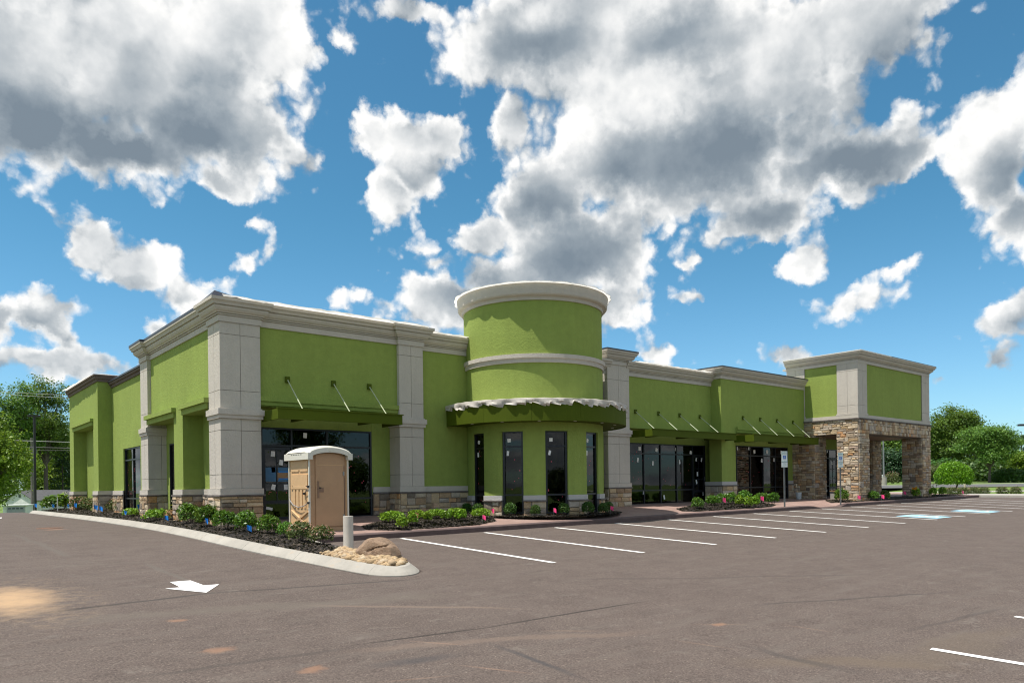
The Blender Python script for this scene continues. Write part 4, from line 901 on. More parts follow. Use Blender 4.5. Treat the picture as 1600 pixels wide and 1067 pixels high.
# --- shell and unfinished rooms behind the glass
part('roof', simple('roof_sheet', (.45, .45, .44), .8), MB().box(.85, 39, .85, 23.4, 5.0, 5.1).box(30.9, 39.5, -3.1, .9, 7.1, 7.2))
part('rear_wall', GREEN, MB().box(.9, 39.6, 23.3, 23.5, -.3, 5.9).box(39.4, 39.6, .6, 23.3, -.3, 5.9).box(15.6, 15.8, .9, 9.4, -.1, 5).box(23.5, 23.7, .9, 9.4, -.1, 5))
INSIDE = part('room_shell', INTERIOR, MB().box(.9, 39.3, .75, 9.4, -.14, -.03).box(.82, 39.3, 9.4, 9.5, -.1, 3.6).box(.82, 39.3, .92, 9.4, 3.5, 3.55).box(30.7, 30.8, .9, 9.4, -.1, 3.5).box(.82, .88, 1.0, 9.4, 3.0, 3.5).box(.9, .95, 8.8, 23.3, 3.4, 3.5).box(6.0, 6.1, 9.5, 23.3, -.1, 3.6))
STUD = simple('metal_stud', (.22, .21, .20), .6, .3)
for i, (x, y) in enumerate([(3.0, 4), (4.4, 5), (5.3, 3.2), (18.3, 4.2), (19.6, 5.4), (21.0, 4.0), (22.6, 5.8), (25.5, 4.1), (27.3, 5.2), (29.0, 4.4), (8.6, 2.5), (11.9, 3.6), (33.6, 3.5), (35.4, 4.6)]): part('stud', STUD, MB().box(x - .05, x + .05, y, y + .09, -.03, 3.5), INSIDE)
part('inner_wall', simple('plasterboard', (.19, .17, .155), .9), MB().box(18.9, 19.9, 6, 6.1, -.03, 3.4).box(21.6, 23.2, 6.4, 6.5, -.03, 3.4).box(26, 28.2, 6.2, 6.3, -.03, 3.4), INSIDE)
for nm, (par, b) in BULK.items():
    if b.v: o = part('small_stones', STONE_I, b, par); o['kind'] = 'stuff'
# ---------------------------------------------------------------- tarpaulins
def ring_tarp(name, label, r_in, r_edge, z_top, hang, a0, a1, n, seed, ez):
    r = random.Random(seed); b = MB(); rows = 7; vs = []
    ph = [r.uniform(0, 6.28) for _ in range(6)]
    for i in range(n + 1):
        a = a0 + (a1 - a0) * i / n; t = R_(a); wv = sum(math.sin(t * f + p) for f, p in zip((9, 17, 31, 44), ph)) / 4
        sc = hang(t, ph, r)
        prof = [(r_in, z_top - .01), ((r_in + r_edge) / 2, z_top + .01 + .012 * wv), (r_edge - .02, z_top + .012 * wv), (r_edge + .045, z_top - .02), (r_edge + .055 + .025 * wv, z_top - .05 - sc * .3), (r_edge + .05 + .04 * math.sin(t * 23 + ph[2]), z_top - .06 - sc * .65), (r_edge + .045 + .05 * math.sin(t * 29 + ph[1]), z_top - .07 - sc)]
        vs += [(DC[0] + math.sin(t) * q, DC[1] - math.cos(t) * q, zz) for q, zz in prof]
    b.add(vs, [(i * 7 + j, (i + 1) * 7 + j, (i + 1) * 7 + j + 1, i * 7 + j + 1) for i in range(n) for j in range(6)])
    o = b.build(name, ez, None, True); return tag(o, label, 'tarpaulin')
def hang_low(t, ph, r):
    s = (t * 4.4 + ph[0]) % 1.0; s2 = (t * 7.3 + ph[1]) % 1.0
    return .06 + .10 * s + .05 * s2 + .03 * math.sin(t * 13 + ph[2]) + r.uniform(0, .006)
TARP = sheet_mat('dirty_white_tarp', (.70, .645, .59), .3)
ring_tarp('tarpaulin', 'crumpled off white sheeting draped over the curved drum canopy', RD + .02, RC, 3.735, hang_low, -124, 104, 420, 3, TARP)
def hang_top(t, ph, r):
    k = (t * 180 / math.pi / 11.5) % 1.0; return -.02 + .05 * math.sin(math.pi * k) ** .7
n_ = 420; b = MB(); vs = []                               # sheet pinned over the rim, billowing out between the pins
for i in range(n_ + 1):
    a = -180 + 360 * i / n_; t = R_(a); k = (a / 13.0 + 100) % 1.0; bl = math.sin(math.pi * k) ** .55 * (.75 + .25 * math.sin(a * .21))
    for q, zz in ((RD - .2, 7.60), (RD + .20, 7.62), (RD + .262, 7.612), (RD + .285 + .075 * bl, 7.59 + .012 * bl), (RD + .29 + .085 * bl, 7.565)):
        vs.append((DC[0] + math.sin(t) * q, DC[1] - math.cos(t) * q, zz))
b.add(vs, [(i * 5 + j, (i + 1) * 5 + j, (i + 1) * 5 + j + 1, i * 5 + j + 1) for i in range(n_) for j in range(4)])
tag(b.build('tarpaulin', WHITE_SHEET, None, True), 'white sheeting pinned over the top rim of the round drum', 'tarpaulin')
# ---------------------------------------------------------------- portable toilet
TANP = simple('tan_plastic', (.62, .40, .21), .5, 0, .08, 2., .15, 200.); TAND = simple('brown_plastic_door', (.44, .265, .145), .5, 0, .08, 2., .15, 200.); CREAMP = simple('cream_plastic_roof', (.66, .63, .55), .45, 0, .06, 3.); BLACKP = simple('black_plastic', (.015, .015, .015), .5)
P = on_g(484, 831.5, zw)
PT_ = empty('portable_toilet', P, R_(3), label='tan portable toilet with cream domed roof standing before the entrance', cat='portable toilet')
S = 1.15; H = 1.90
def pp(name, mt, b, par=None, sm=False): o = b.build(name, mt, par or PT_, sm); return o
pp('skid_base', TAND, MB().box(-.02, S + .02, -.02, S + .02, .0, .10)); 
wl = pp('side_wall', TANP, MB().box(.03, .06, .03, S - .03, .10, H)); 
w_ = MB(); yy = lambda v: .06 + v * (S - .12)
for a, c_, z0, z1 in ((.05, .95, 1.62, 1.85), (.05, .47, 1.58, 1.62), (.53, .95, 1.58, 1.62)): w_.box(.012, .031, yy(a), yy(c_), z0, z1)
pp('wall_rib', TANP, w_, wl); 
pp('wall_rib', TANP, MB().box(.006, .03, yy(.06), yy(.94), 1.20, 1.50), wl)
for k in range(4): pp('wall_rib', TANP, MB().box(.010, .03, yy(.16 + k * .19), yy(.27 + k * .19), .62, 1.10), wl)
pp('wall_rib', TANP, MB().add([(.004, yy(.04), 1.12), (.004, yy(.96), 1.12), (.004, yy(.82), 1.20), (.004, yy(.18), 1.20), (.03, yy(.04), 1.11), (.03, yy(.96), 1.11), (.03, yy(.82), 1.22), (.03, yy(.18), 1.22)], [(0, 1, 2, 3), (0, 4, 5, 1), (1, 5, 6, 2), (2, 6, 7, 3), (3, 7, 4, 0)]), wl)
for s1, s2 in ((.05, .95), (.95, .05)):
    M = MB(); y0_, y1_ = yy(s1), yy(s2); M.tube([(.018, y0_, .14), (.018, (y0_ + y1_) / 2, .34), (.018, y1_, .54)], .035, 4); pp('wall_rib', TANP, M, wl)
pp('side_wall', TANP, MB().box(S - .06, S - .03, .03, S - .03, .10, H)); pp('rear_wall', TANP, MB().box(.06, S - .06, S - .06, S - .03, .10, H))
arch = lambda u: .225 * math.sqrt(max(0, 1 - (2 * u - 1) ** 2 * .96))
fr = MB(); k_ = 16
poly = [(.03, .10), (S - .03, .10)] + [(S - .03 - (S - .06) * i / k_, H - .02 + arch(i / k_) * 1.02) for i in range(k_ + 1)]
fr.add([(x, .045, z) for x, z in poly] + [(x, .075, z) for x, z in poly], [tuple(range(len(poly))), tuple(range(2 * len(poly) - 1, len(poly) - 1, -1))] + [(i, (i + 1) % len(poly), len(poly) + (i + 1) % len(poly), len(poly) + i) for i in range(len(poly))])
pp('front_frame', TAND, fr)
u0, u1 = .17, .90; dp = [(u0 * S, .13), (u1 * S, .13)] + [(S * (u1 + (u0 - u1) * i / k_), H - .07 + arch(u1 + (u0 - u1) * i / k_) * .98) for i in range(k_ + 1)]
dm = MB().add([(x, .018, z) for x, z in dp] + [(x, .05, z) for x, z in dp], [tuple(range(len(dp))), tuple(range(2 * len(dp) - 1, len(dp) - 1, -1))] + [(i, (i + 1) % len(dp), len(dp) + (i + 1) % len(dp), len(dp) + i) for i in range(len(dp))])
door = bevel(pp('door', TAND, dm), .006); DK = simple('recess_shadow_plastic', (.24, .145, .09), .6)
pp('latch_plate', DK, MB().box(.24, .29, .008, .0195, .88, 1.32).box(.29, .42, .010, .0195, 1.03, 1.15), door); pp('latch_knob', BLACKP, MB().box(.29, .34, -.012, .01, 1.13, 1.16), door)
pp('door_step_line', TANP, MB().box(.24, .98, .012, .019, 1.735, 1.745), door)
for z in (1.52, .38): pp('hinge', STEEL, MB().box(.985, 1.03, .004, .03, z - .05, z + .05), door)
pp('hinge_rod', BLACKP, MB().tube([(1.025, .012, .3), (1.025, .012, 1.72)], .006, 5), door)
for x, y in ((.015, .02), (S - .015, .02), (.015, S - .02), (S - .015, S - .02)): pp('corner_post', CREAMP, MB().box(x - .02, x + .02, y - .02, y + .02, .10, H + .01))
rf = MB(); vs = []; prof = []
for i in range(k_ + 1):
    u = i / k_; prof.append((-.06 + u * (S + .12), H + .06 + arch(u) * 1.02 + .02))
N = len(prof)
for yv, dz in ((-.09, -.015), (-.06, .02), (.12, .045), (S - .12, .045), (S + .06, .02), (S + .09, -.015)): vs += [(x, yv, z + dz) for x, z in prof]
rf.add(vs, [(j * N + i, j * N + i + 1, (j + 1) * N + i + 1, (j + 1) * N + i) for j in range(5) for i in range(N - 1)])
low = [(x, -.09, max(H + .005, z - .14)) for x, z in prof]; vs2 = [(x, -.09, z - .015) for x, z in prof] + low
rf.add(vs2, [(i, i + 1, N + i + 1, N + i) for i in range(N - 1)]); low2 = [(x, S + .09, max(H + .005, z - .14)) for x, z in prof]; rf.add([(x, S + .09, z - .015) for x, z in prof] + low2, [(i, i + 1, N + i + 1, N + i) for i in range(N - 1)])
rf.box(-.075, .06, -.10, S + .10, H - .02, H + .15).box(S - .06, S + .075, -.10, S + .10, H - .02, H + .15)
roof = pp('roof', CREAMP, rf); pp('roof_rib', CREAMP, MB().box(S / 2 - .05, S / 2 + .05, -.10, -.088, H + .20, H + .29), roof)
for k in range(5): pp('vent_slot', BLACKP, MB().box(-.078, -.07, .25 + k * .13, .33 + k * .13, H + .11, H + .125), roof)
CABLE = simple('grey_strap', (.30, .30, .31), .5)
pp('strap', CABLE, MB().tube([(-.005, S - .03, .84), (-.03, .85, .70), (-.035, .55, .64), (-.03, .25, .68), (-.012, .03, .76)], .012, 6)); pp('strap', CABLE, MB().tube([(-.01, .25, 1.0), (-.02, .14, 1.07), (-.012, .02, 1.18)], .010, 6))
for y, z in ((.03, 1.18), (.03, .76), (.25, 1.0)): pp('strap_hook', BLACKP, MB().box(-.04, .012, y - .03, y + .03, z - .028, z + .028))
# ---------------------------------------------------------------- bollard, boulder, river rock
P = on_g(544.5, 856, rz_); zt = zpx(544.5, 806, math.hypot(P[0] - CAM[0], P[1] - CAM[1]) * .975)
BOLL = simple('weathered_white_pvc', (.56, .51, .45), .6, 0, .10, 3.)
bo = MB().tube([(0, 0, -.1), (0, 0, 1.0)], .108, 24).build('bollard', BOLL, None, True); bo.location = P
bo.scale = (1, 1, zt - P[2]); tag(bo, 'pale grey pipe bollard standing in the river rock behind the boulder', 'bollard')
def rock_mesh(name, seed, n=3, rough=.12, sub=3):
    bm = bmesh.new(); bmesh.ops.create_icosphere(bm, subdivisions=sub, radius=1); r = np.random.default_rng(seed); D = r.normal(size=(7, 3)); D /= np.linalg.norm(D, axis=1)[:, None]; th = r.uniform(.62, .95, 7)
    for v in bm.verts:
        c = np.array(v.co)
        for d, t in zip(D, th):
            k = c @ d
            if k > t: c = c - d * (k - t) * .85
        s = sum(math.sin(c[0] * f + seed) * math.sin(c[1] * f * 1.3 + 1) * math.sin(c[2] * f * .9 + 2) / f for f in (3, 7, 15)) * rough * 3
        v.co = c * (1 + s)
    me = bpy.data.meshes.new(name); bm.to_mesh(me); bm.free()
    for p in me.polygons: p.use_smooth = True
    return me
m, n = mat('boulder_stone'); f = n.noise(n.obj, 2.2, 7., .65); f2 = n.noise(n.obj, 14., 6., .7)
c = n.mix(n.lin(f, .3, .7), (.15, .09, .055), (.36, .235, .15)); c = n.mix(n.lin(f2, .45, .75, 0, .6), c, (.44, .35, .26)); setin(n, Base_Color=c, Roughness=.85); bump(n, n.m('ADD', f2, f), .8, .04); BOULDER = m
Pb = on_g(590, 871, rz_); Pl, Pr = on_g(563, 868, rz_), on_g(616, 873, rz_)
BG = None
ang = math.atan2(YL, XL)
def boulder_mesh():
    bm = bmesh.new(); bmesh.ops.create_icosphere(bm, subdivisions=5, radius=1); r = np.random.default_rng(4)
    D = np.array([(0, -1, .25), (-.9, -.2, .5), (.35, -.3, .9), (.8, -.3, .35), (-.3, .2, 1), (.6, .8, .3), (-.7, .7, .2), (.1, -.8, .7)], float); D /= np.linalg.norm(D, axis=1)[:, None]; th = np.array([.78, .82, .80, .86, .84, .85, .8, .86])
    for v in bm.verts:
        c = np.array(v.co)
        for d, t in zip(D, th):
            k = c @ d
            if k > t: c = c - d * (k - t)
        s = sum(math.sin(c[0] * f + 1.3 * f) * math.sin(c[1] * f * 1.3 + 1) * math.sin(c[2] * f * .9 + 2) / f for f in (4, 9, 19, 37)) * .11
        c = c * (1 + s); x, z = c[0], c[2]
        q = abs((x - .05) * .62 - (z - .30) * .78 + .04 * math.sin(z * 9)); t_ = (x - .05) * .78 + (z - .3) * .62       # the open crack, rising to the right
        if c[1] < .2 and abs(t_) < .62: c = c * (1 - .22 * math.exp(-(q / .028) ** 2) * (1 - (t_ / .62) ** 4))
        c[2] -= .42 * max(0, x) ** 1.3 * (1 if c[2] > -.2 else 0)                                                 # long back sloping down to the right
        v.co = c
    me = bpy.data.meshes.new('boulder'); bm.to_mesh(me); bm.free()
    for p in me.polygons: p.use_smooth = True
    me.set_sharp_from_angle(angle=R_(14))
    return me
o = tag(link('boulder', boulder_mesh(), BOULDER, None, (Pb[0] + .14 * XD, Pb[1] + .14 * YD, Pb[2] + .13)), 'large cracked brown boulder at the nose of the kerbed island', 'boulder'); o.scale = (.45, .33, .29); o.rotation_euler = (0, .05, ang)
L_ROCK = stone_mat('river_rock', True); 
for nd in L_ROCK.node_tree.nodes:
    if nd.type == 'VALTORGB':
        for e, cc in zip(nd.color_ramp.elements, [(.40, .27, .14), (.46, .33, .18), (.36, .24, .12), (.52, .40, .25), (.30, .19, .10), (.48, .32, .16), (.42, .30, .18), (.55, .44, .30), (.33, .22, .13), (.5, .36, .2), (.44, .3, .15)]): e.color = (*cc, 1)
pm = [rock_mesh('pebble', 30 + k, rough=.06, sub=1) for k in range(6)]
RB = [(-.42, -7.1), (-.30, -8.9), (-.15, -9.3), (.08, -9.42), (.28, -9.2), (.36, -8.7), (.36, -6.3), (-.2, -7.3)]
vsA, fsA, k = [], [], 0
while k < 1000:
    x, y = random.uniform(-.5, .4), random.uniform(-9.5, -6.1)
    if not inside(RB, x, y): continue
    me = pm[k % 6]; s = random.choice((.03, .04, .05, .06, .07, .09)) * random.uniform(.85, 1.1); M = Matrix.Translation((x, y, rz_(x, y) + random.uniform(0, .05))) @ Matrix.Rotation(random.uniform(0, 6), 4, 'Z') @ Matrix.Diagonal((s * 1.25, s, s * .7, 1)); n0 = len(vsA)
    vsA += [tuple(M @ v.co) for v in me.vertices]; fsA += [tuple(i + n0 for i in p.vertices) for p in me.polygons]; k += 1
tag(link('river_rock', np_mesh('river_rock', vsA, fsA, True), L_ROCK), 'loose tan river rock filling the nose of the island', 'gravel', kind='stuff')
p_ = on_g(574, 877, rz_); o = tag(link('cobble', pm[0].copy(), L_ROCK, None, (p_[0], p_[1], p_[2] + .05)), 'single pale cobble lying against the boulder', 'stone'); o.scale = (.11, .10, .08)
# mulch chips as real pieces
def chips(name, poly, zf, k, label):
    xs = [p[0] for p in poly]; ys = [p[1] for p in poly]; vs, fs, i = [], [], 0; tries = 0
    while i < k and tries < k * 30:
        tries += 1; x, y = random.uniform(min(xs), max(xs)), random.uniform(min(ys), max(ys))
        if not inside(poly, x, y): continue
        a, L, wd = random.uniform(0, 6.28), random.uniform(.03, .08), random.uniform(.008, .02); tz = random.uniform(-.025, .025); ca, sa = math.cos(a), math.sin(a); z = zf(x, y) + .012
        n0 = len(vs); vs += [(x + ca * L - sa * wd, y + sa * L + ca * wd, z + tz), (x + ca * L + sa * wd, y + sa * L - ca * wd, z + tz + .006), (x - ca * L + sa * wd, y - sa * L - ca * wd, z - tz + .004), (x - ca * L - sa * wd, y - sa * L + ca * wd, z - tz)]; fs.append((n0, n0 + 1, n0 + 2, n0 + 3)); i += 1
    return tag(link(name, np_mesh(name, vs, fs), L_CHIP), label, 'mulch', kind='stuff')
L_CHIP = leaf_mat('mulch_chip', (.012, .010, .009), (.035, .028, .024), (.10, .075, .055), .05, .9)
chips('mulch_chips', SB, z_side, 14000, 'dark bark chips along the side bed'); chips('mulch_chips', B2, z_b2, 9000, 'dark bark chips in the bed before the stone wainscot')
chips('mulch_chips', B3, z_b3, 4000, 'dark bark chips round the drum'); chips('mulch_chips', B4, z_b4, 6000, 'dark bark chips in the bed by the green column'); chips('mulch_chips', B5, z_b5, 5000, 'dark bark chips in the portico bed')
# ---------------------------------------------------------------- plants
def leaves(C, U, size, aspect=.5, seed=0, droop=.0):
    """rhombic leaves at C (n,3) facing roughly U (n,3)"""
    r = np.random.default_rng(seed); n = len(C); U = U / (np.linalg.norm(U, axis=1)[:, None] + 1e-9)
    A = np.cross(U, r.normal(size=(n, 3))); A /= np.linalg.norm(A, axis=1)[:, None] + 1e-9; B = np.cross(U, A)
    s = size * r.uniform(.65, 1.35, n)[:, None]; 
    v0 = C - A * s; v1 = C - B * s * aspect + U * s * .18; v2 = C + A * s - U * s * droop; v3 = C + B * s * aspect + U * s * .18
    V = np.stack([v0, v1, v2, v3], 1).reshape(-1, 3); F = np.arange(4 * n).reshape(-1, 4); return V, F
def shrub_mesh(name, rx, ry, rz, n, size, seed, lump=.16, fill=.45, base=.05, rough=.085, sink=.9):
    r = np.random.default_rng(seed); d = r.normal(size=(n, 3)); d /= np.linalg.norm(d, axis=1)[:, None]; d[:, 2] = np.where(d[:, 2] < -.55, -d[:, 2], d[:, 2])
    K = r.normal(size=(9, 3)); K /= np.linalg.norm(K, axis=1)[:, None]
    bumpv = 1 + lump * (np.max(d @ K.T, axis=1) - .75) * 2.2 + r.normal(0, rough, n)
    rad = bumpv * (1 - fill * r.random(n) ** 2.2)
    C = d * rad[:, None] * np.array([rx, ry, rz]); C[:, 2] += rz * sink + base; C[:, 2] = np.maximum(C[:, 2], .02)
    U = d * .55 + r.normal(size=(n, 3)) * .8 + np.array([0, 0, .3]); return leaves(C, U, size, .55, seed)
SHR = {}; L_BUSH = leaf_mat('bright_bush_leaf', (.05, .17, .008), (.13, .37, .012), (.27, .55, .03), .3, .4)
def shrub_proto(kind, k):
    spec = {'box': (.33, .33, .29, 1200, .040, L_BOX), 'lime': (.42, .36, .20, 1200, .040, L_LIME), 'ball': (.27, .27, .29, 1500, .030, L_DARKBALL), 'rose': (.36, .36, .27, 850, .040, L_ROSE), 'low': (.42, .32, .16, 700, .042, L_LIME), 'tuft': (.14, .14, .16, 260, .04, L_LIME), 'bush': (1.5, 1.5, 1.15, 12000, .07, L_BUSH), 'mound': (2.2, 1.6, 1.1, 6000, .13, L_DARKBALL), 'olive': (.6, .55, .5, 1600, .05, L_ROSE)}[kind]
    key = (kind, k)
    if key not in SHR:
        rx, ry, rz, n, s, mt = spec; V_, F_ = shrub_mesh(kind, rx, ry, rz, n, s, 50 + k * 7 + len(kind), .10 if kind in ('ball', 'bush') else .2, rough=.045 if kind in ('ball', 'bush') else .10, sink={'mound': .5, 'bush': .80, 'olive': .6}.get(kind, .88))
        fol = np_mesh('foliage', V_, F_); fol.materials.append(mt)
        st = MB(); rr = random.Random(k)
        for q in range(5 if rz < .8 else 3): a = rr.uniform(0, 6.28); st.tube([(.03 * math.cos(a) * rx * 3, .03 * math.sin(a) * rx * 3, -.06), (rx * .3 * math.cos(a), ry * .3 * math.sin(a), rz * .7), (rx * .6 * math.cos(a), ry * .6 * math.sin(a), rz * 1.3)], [.035 * rx, .03 * rx, .012 * rx], 5)
        stm = st.mesh('stem'); stm.materials.append(BARK); fl = None
        if kind == 'rose' or kind == 'olive':
            r = np.random.default_rng(k); m_ = 90; d = r.normal(size=(m_, 3)); d[:, 2] = abs(d[:, 2]) * .8 + .05; d /= np.linalg.norm(d, axis=1)[:, None]; C = d * np.array([rx, ry, rz]) * r.uniform(.98, 1.12, (m_, 1)); C[:, 2] += rz * .95 + .06
            V2, F2 = leaves(np.repeat(C, 2, 0) + r.normal(0, .008, (2 * m_, 3)), r.normal(size=(2 * m_, 3)) + [0, 0, 1], .022, .8, k); fl = np_mesh('blossom', V2, F2); fl.materials.append(L_PINK)
        SHR[key] = (fol, stm, fl)
    return SHR[key]
SHN = [0]
def shrub(kind, loc, s, label, group=None, cat='shrub', name=None, sz=None):
    SHN[0] += 1; k = SHN[0] % 4; fol, stm, fl = shrub_proto(kind, k)
    e = empty(name or {'rose': 'rose_bush', 'tuft': 'grass_tuft', 'bush': 'round_bush'}.get(kind, 'shrub'), loc, random.uniform(0, 6.28), label=label, cat=cat, group=group); e.scale = (s, s, sz or s)
    link('foliage', fol, None, e); link('stem', stm, None, e)
    if fl: link('blossom', fl, None, e)
    return e
ORD = ['first', 'second', 'third', 'fourth', 'fifth', 'sixth', 'seventh', 'eighth', 'ninth', 'tenth', 'eleventh', 'twelfth', 'thirteenth', 'fourteenth', 'fifteenth', 'sixteenth']
def pxm(loc): return FPX / ((loc[0] - CAM[0]) * XD + (loc[1] - CAM[1]) * YD)
# side bed, near end to far end: pixel of base, pixel width
row = [(420, 834, 34), (386, 830, 36), (353, 827, 36), (324, 822, 36), (297, 819, 36)]
for i, (x, y, wd) in enumerate(row):
    p = on_g(x, y, z_side); shrub('box', p, wd / pxm(p) / .70, f'glossy green shrub in the side bed, {ORD[i]} beyond the rose bushes', 'glossy shrubs in the side bed')
p = on_g(447, 839, z_side); shrub('box', p, 26 / pxm(p) / .70, 'small glossy shrub squeezed between rose bush and larger green shrub', 'glossy shrubs in the side bed')
for i, (x, y, wd) in enumerate([(503, 851, 38), (470, 846, 40)]):
    p = on_g(x, y, z_side); shrub('rose', p, wd / pxm(p) / .74, ['pink tipped rose bush nearest the bollard', 'pink tipped rose bush in front of the portable toilet'][i], 'rose bushes in the side bed')
for i, (x, y, wd) in enumerate([(246, 812, 42), (204, 807, 30)]):
    p = on_g(x, y, z_side); shrub('low', p, wd / pxm(p) / .86, ['low spreading green shrub below the yellow leaved plants', 'low spreading green shrub before the long rose hedge'][i], 'low shrubs in the side bed')
for i, (x, y, wd) in enumerate([(207, 800, 26), (194, 801, 26), (180, 801, 28), (166, 800, 26), (152, 799, 26), (138, 798, 26), (124, 797, 26)]):
    p = on_g(x, y, z_side); shrub('rose', p, wd / pxm(p) / .74, f'rose bush in the long hedge by the side wall, {ORD[i]} from the grey pilaster', 'rose hedge by the side wall')
p = on_g(85, 797, z_side); shrub('box', p, 40 / pxm(p) / .7, 'green shrub at the far end of the side bed', 'glossy shrubs in the side bed', sz=22 / pxm(p) / .6)
def leafy(loc, h, label, seed, big=.11, top=True, name='hydrangea', petal=None):
    e = empty(name, loc, 0, label=label, cat='plant'); r = np.random.default_rng(seed); st = MB(); C = []; U = []
    for k in range(5):
        a = r.uniform(0, 6.28); tip = Vector((math.cos(a) * h * .22, math.sin(a) * h * .22, h * r.uniform(.7, 1))); st.tube([(0, 0, -.05), tip * .5 + Vector((0, 0, .05 * h)), tip], [.012, .009, .005], 5)
        for q in range(9):
            t = r.uniform(.3, 1.); b_ = r.uniform(0, 6.28); C.append(np.array(tip * t) + np.array([math.cos(b_), math.sin(b_), .0]) * big * .8); U.append([math.cos(b_) * .5, math.sin(b_) * .5, 1.])
    V_, F_ = leaves(np.array(C), np.array(U), big, .6, seed, .25); f_ = np_mesh('leaf_cluster', V_, F_); f_.materials.append(L_YEL if seed % 2 else L_LIME); link('leaf_cluster', f_, None, e); st.build('stem', BARK, e)
    if top:
        C = np.array([[r.normal(0, .06), r.normal(0, .06), h + r.normal(0, .04)] for _ in range(60)]); V_, F_ = leaves(C, r.normal(size=(60, 3)) + [0, 0, 1], .028, .8, seed + 1); f_ = np_mesh('flower_head', V_, F_); f_.materials.append(petal or L_WHITE); link('flower_head', f_, None, e)
for i, (x, y, h, lb) in enumerate([(238, 806, .85, 'leafy hydrangea against the grey side pilaster'), (284, 810, .75, 'yellow leaved hydrangea beside the corner pilaster'), (271, 809, .6, 'small yellow leaved hydrangea before the green column'), (101, 796, .9, 'young yellow leaved plant at the far end of the building')]):
    p = on_g(x, y, z_side); leafy(p, h, lb, i + 1, .11 if i < 3 else .14)
for i, (x, y) in enumerate([(262, 808), (276, 812), (254, 806)]):
    p = on_g(x, y, z_side); V_, F_ = shrub_mesh('straw', .35, .3, .14, 260, .05, 90 + i, .4); o = link('straw_clump', np_mesh('straw_clump', V_, F_), L_DRY, None, p); tag(o, 'clump of dry rust brown cuttings among the hydrangeas', 'dead leaves', 'dry clumps by the hydrangeas', kind='stuff')
# bed before the wainscot
for i, (x, y, wd) in enumerate([(613, 817, 36), (651, 812, 30), (682, 810, 30), (712, 810, 32), (752, 809, 30)]):
    p = on_g(x, y, z_b2); shrub('lime', p, wd / pxm(p) / .86, f'lime green shrub in the front bed, {ORD[i]} from the portable toilet', 'lime shrubs in the front bed')
for i, (x, y) in enumerate([(629, 822), (646, 820), (668, 817), (694, 812), (706, 814), (722, 814)]):
    p = on_g(x, y, z_b2); shrub('tuft', p, random.uniform(.8, 1.2), f'small yellowish grass tuft in the front bed, {ORD[i]} from the portable toilet', 'grass tufts in the front bed', 'grass')
# round the drum
for i, a in enumerate([-97, -84, -58, -41, -22, -3, 13.5, 22]):
    rr = DC[2] + .34; p = (DC[0] + math.sin(R_(a)) * rr, DC[1] - math.cos(R_(a)) * rr, 0); p = (p[0], p[1], z_b3(p[0], p[1])); shrub('ball', p, .64 + .06 * (i % 3), f'dark clipped ball shrub at the foot of the drum, {ORD[i]} from the left', 'ball shrubs round the drum')
# by the green column, and the portico
for i, (x, y, wd) in enumerate([(1089, 796, 19), (1114, 790, 20), (1128, 789, 19), (1141, 788, 20), (1163, 787, 22), (1188, 786.5, 20), (1208, 788, 20)]):
    p = on_g(x, y, z_b4); shrub('box', p, wd / pxm(p) / .68, f'glossy shrub in the bed by the green column, {ORD[i]} from the left', 'shrubs by the green column')
for i, (x, y) in enumerate([(1155, 791), (1168, 791), (1180, 790)]): p = on_g(x, y, z_b4); shrub('tuft', p, 1.3, f'yellow green tuft in front of the shrubs by the green column, {ORD[i]} from the left', 'tufts by the green column', 'grass')
for i, (x, y, wd, lb) in enumerate([(1314, 783, 22, 'glossy shrub behind the right hand parking sign'), (1341, 780, 16, 'glossy shrub before the front left stone pier'), (1370, 779, 15, 'glossy shrub in the portico opening')]):
    p = on_g(x, y, z_b5); p = (p[0], min(p[1], -3.6), zw(p[0], -3.6) + .03) if i else p; shrub('box', p, wd / pxm(p) / .68, lb, 'shrubs by the portico')
for i, (x, y) in enumerate([(1405, 777), (1448, 776), (1462, 775)]): p = on_g(x, y, zw); shrub('tuft', (p[0], -3.55, zw(p[0], -3.55) + .02), 1.5, f'yellow green tuft by the right stone pier, {ORD[i]} from the left', 'tufts by the portico', 'grass')
L_LILY = leaf_mat('orange_petal', (.55, .18, .01), (.75, .30, .015), (.8, .42, .03), .2)
leafy((36.9, -3.56, zw(36.9, -3.56)), .55, 'orange flowered lily beside the front right stone pier', 2, .07, True, 'lily', L_LILY)
e = empty('wire_plant_cage', (41.0, -2.9, zw(41, -2.9)), 0, label='thin dark wire plant cage beyond the portico', cat='plant cage')
for k in range(5): MB().tube([(.22 * math.cos(k * 1.257), .22 * math.sin(k * 1.257), -.05), (.3 * math.cos(k * 1.257), .3 * math.sin(k * 1.257), 1.1)], .008, 4).build('wire', BLACKP, e)
for z in (.35, .7, 1.05): MB().tube([((.22 + .073 * z) * math.cos(t * .524), (.22 + .073 * z) * math.sin(t * .524), z) for t in range(13)], .007, 4).build('hoop', BLACKP, e)
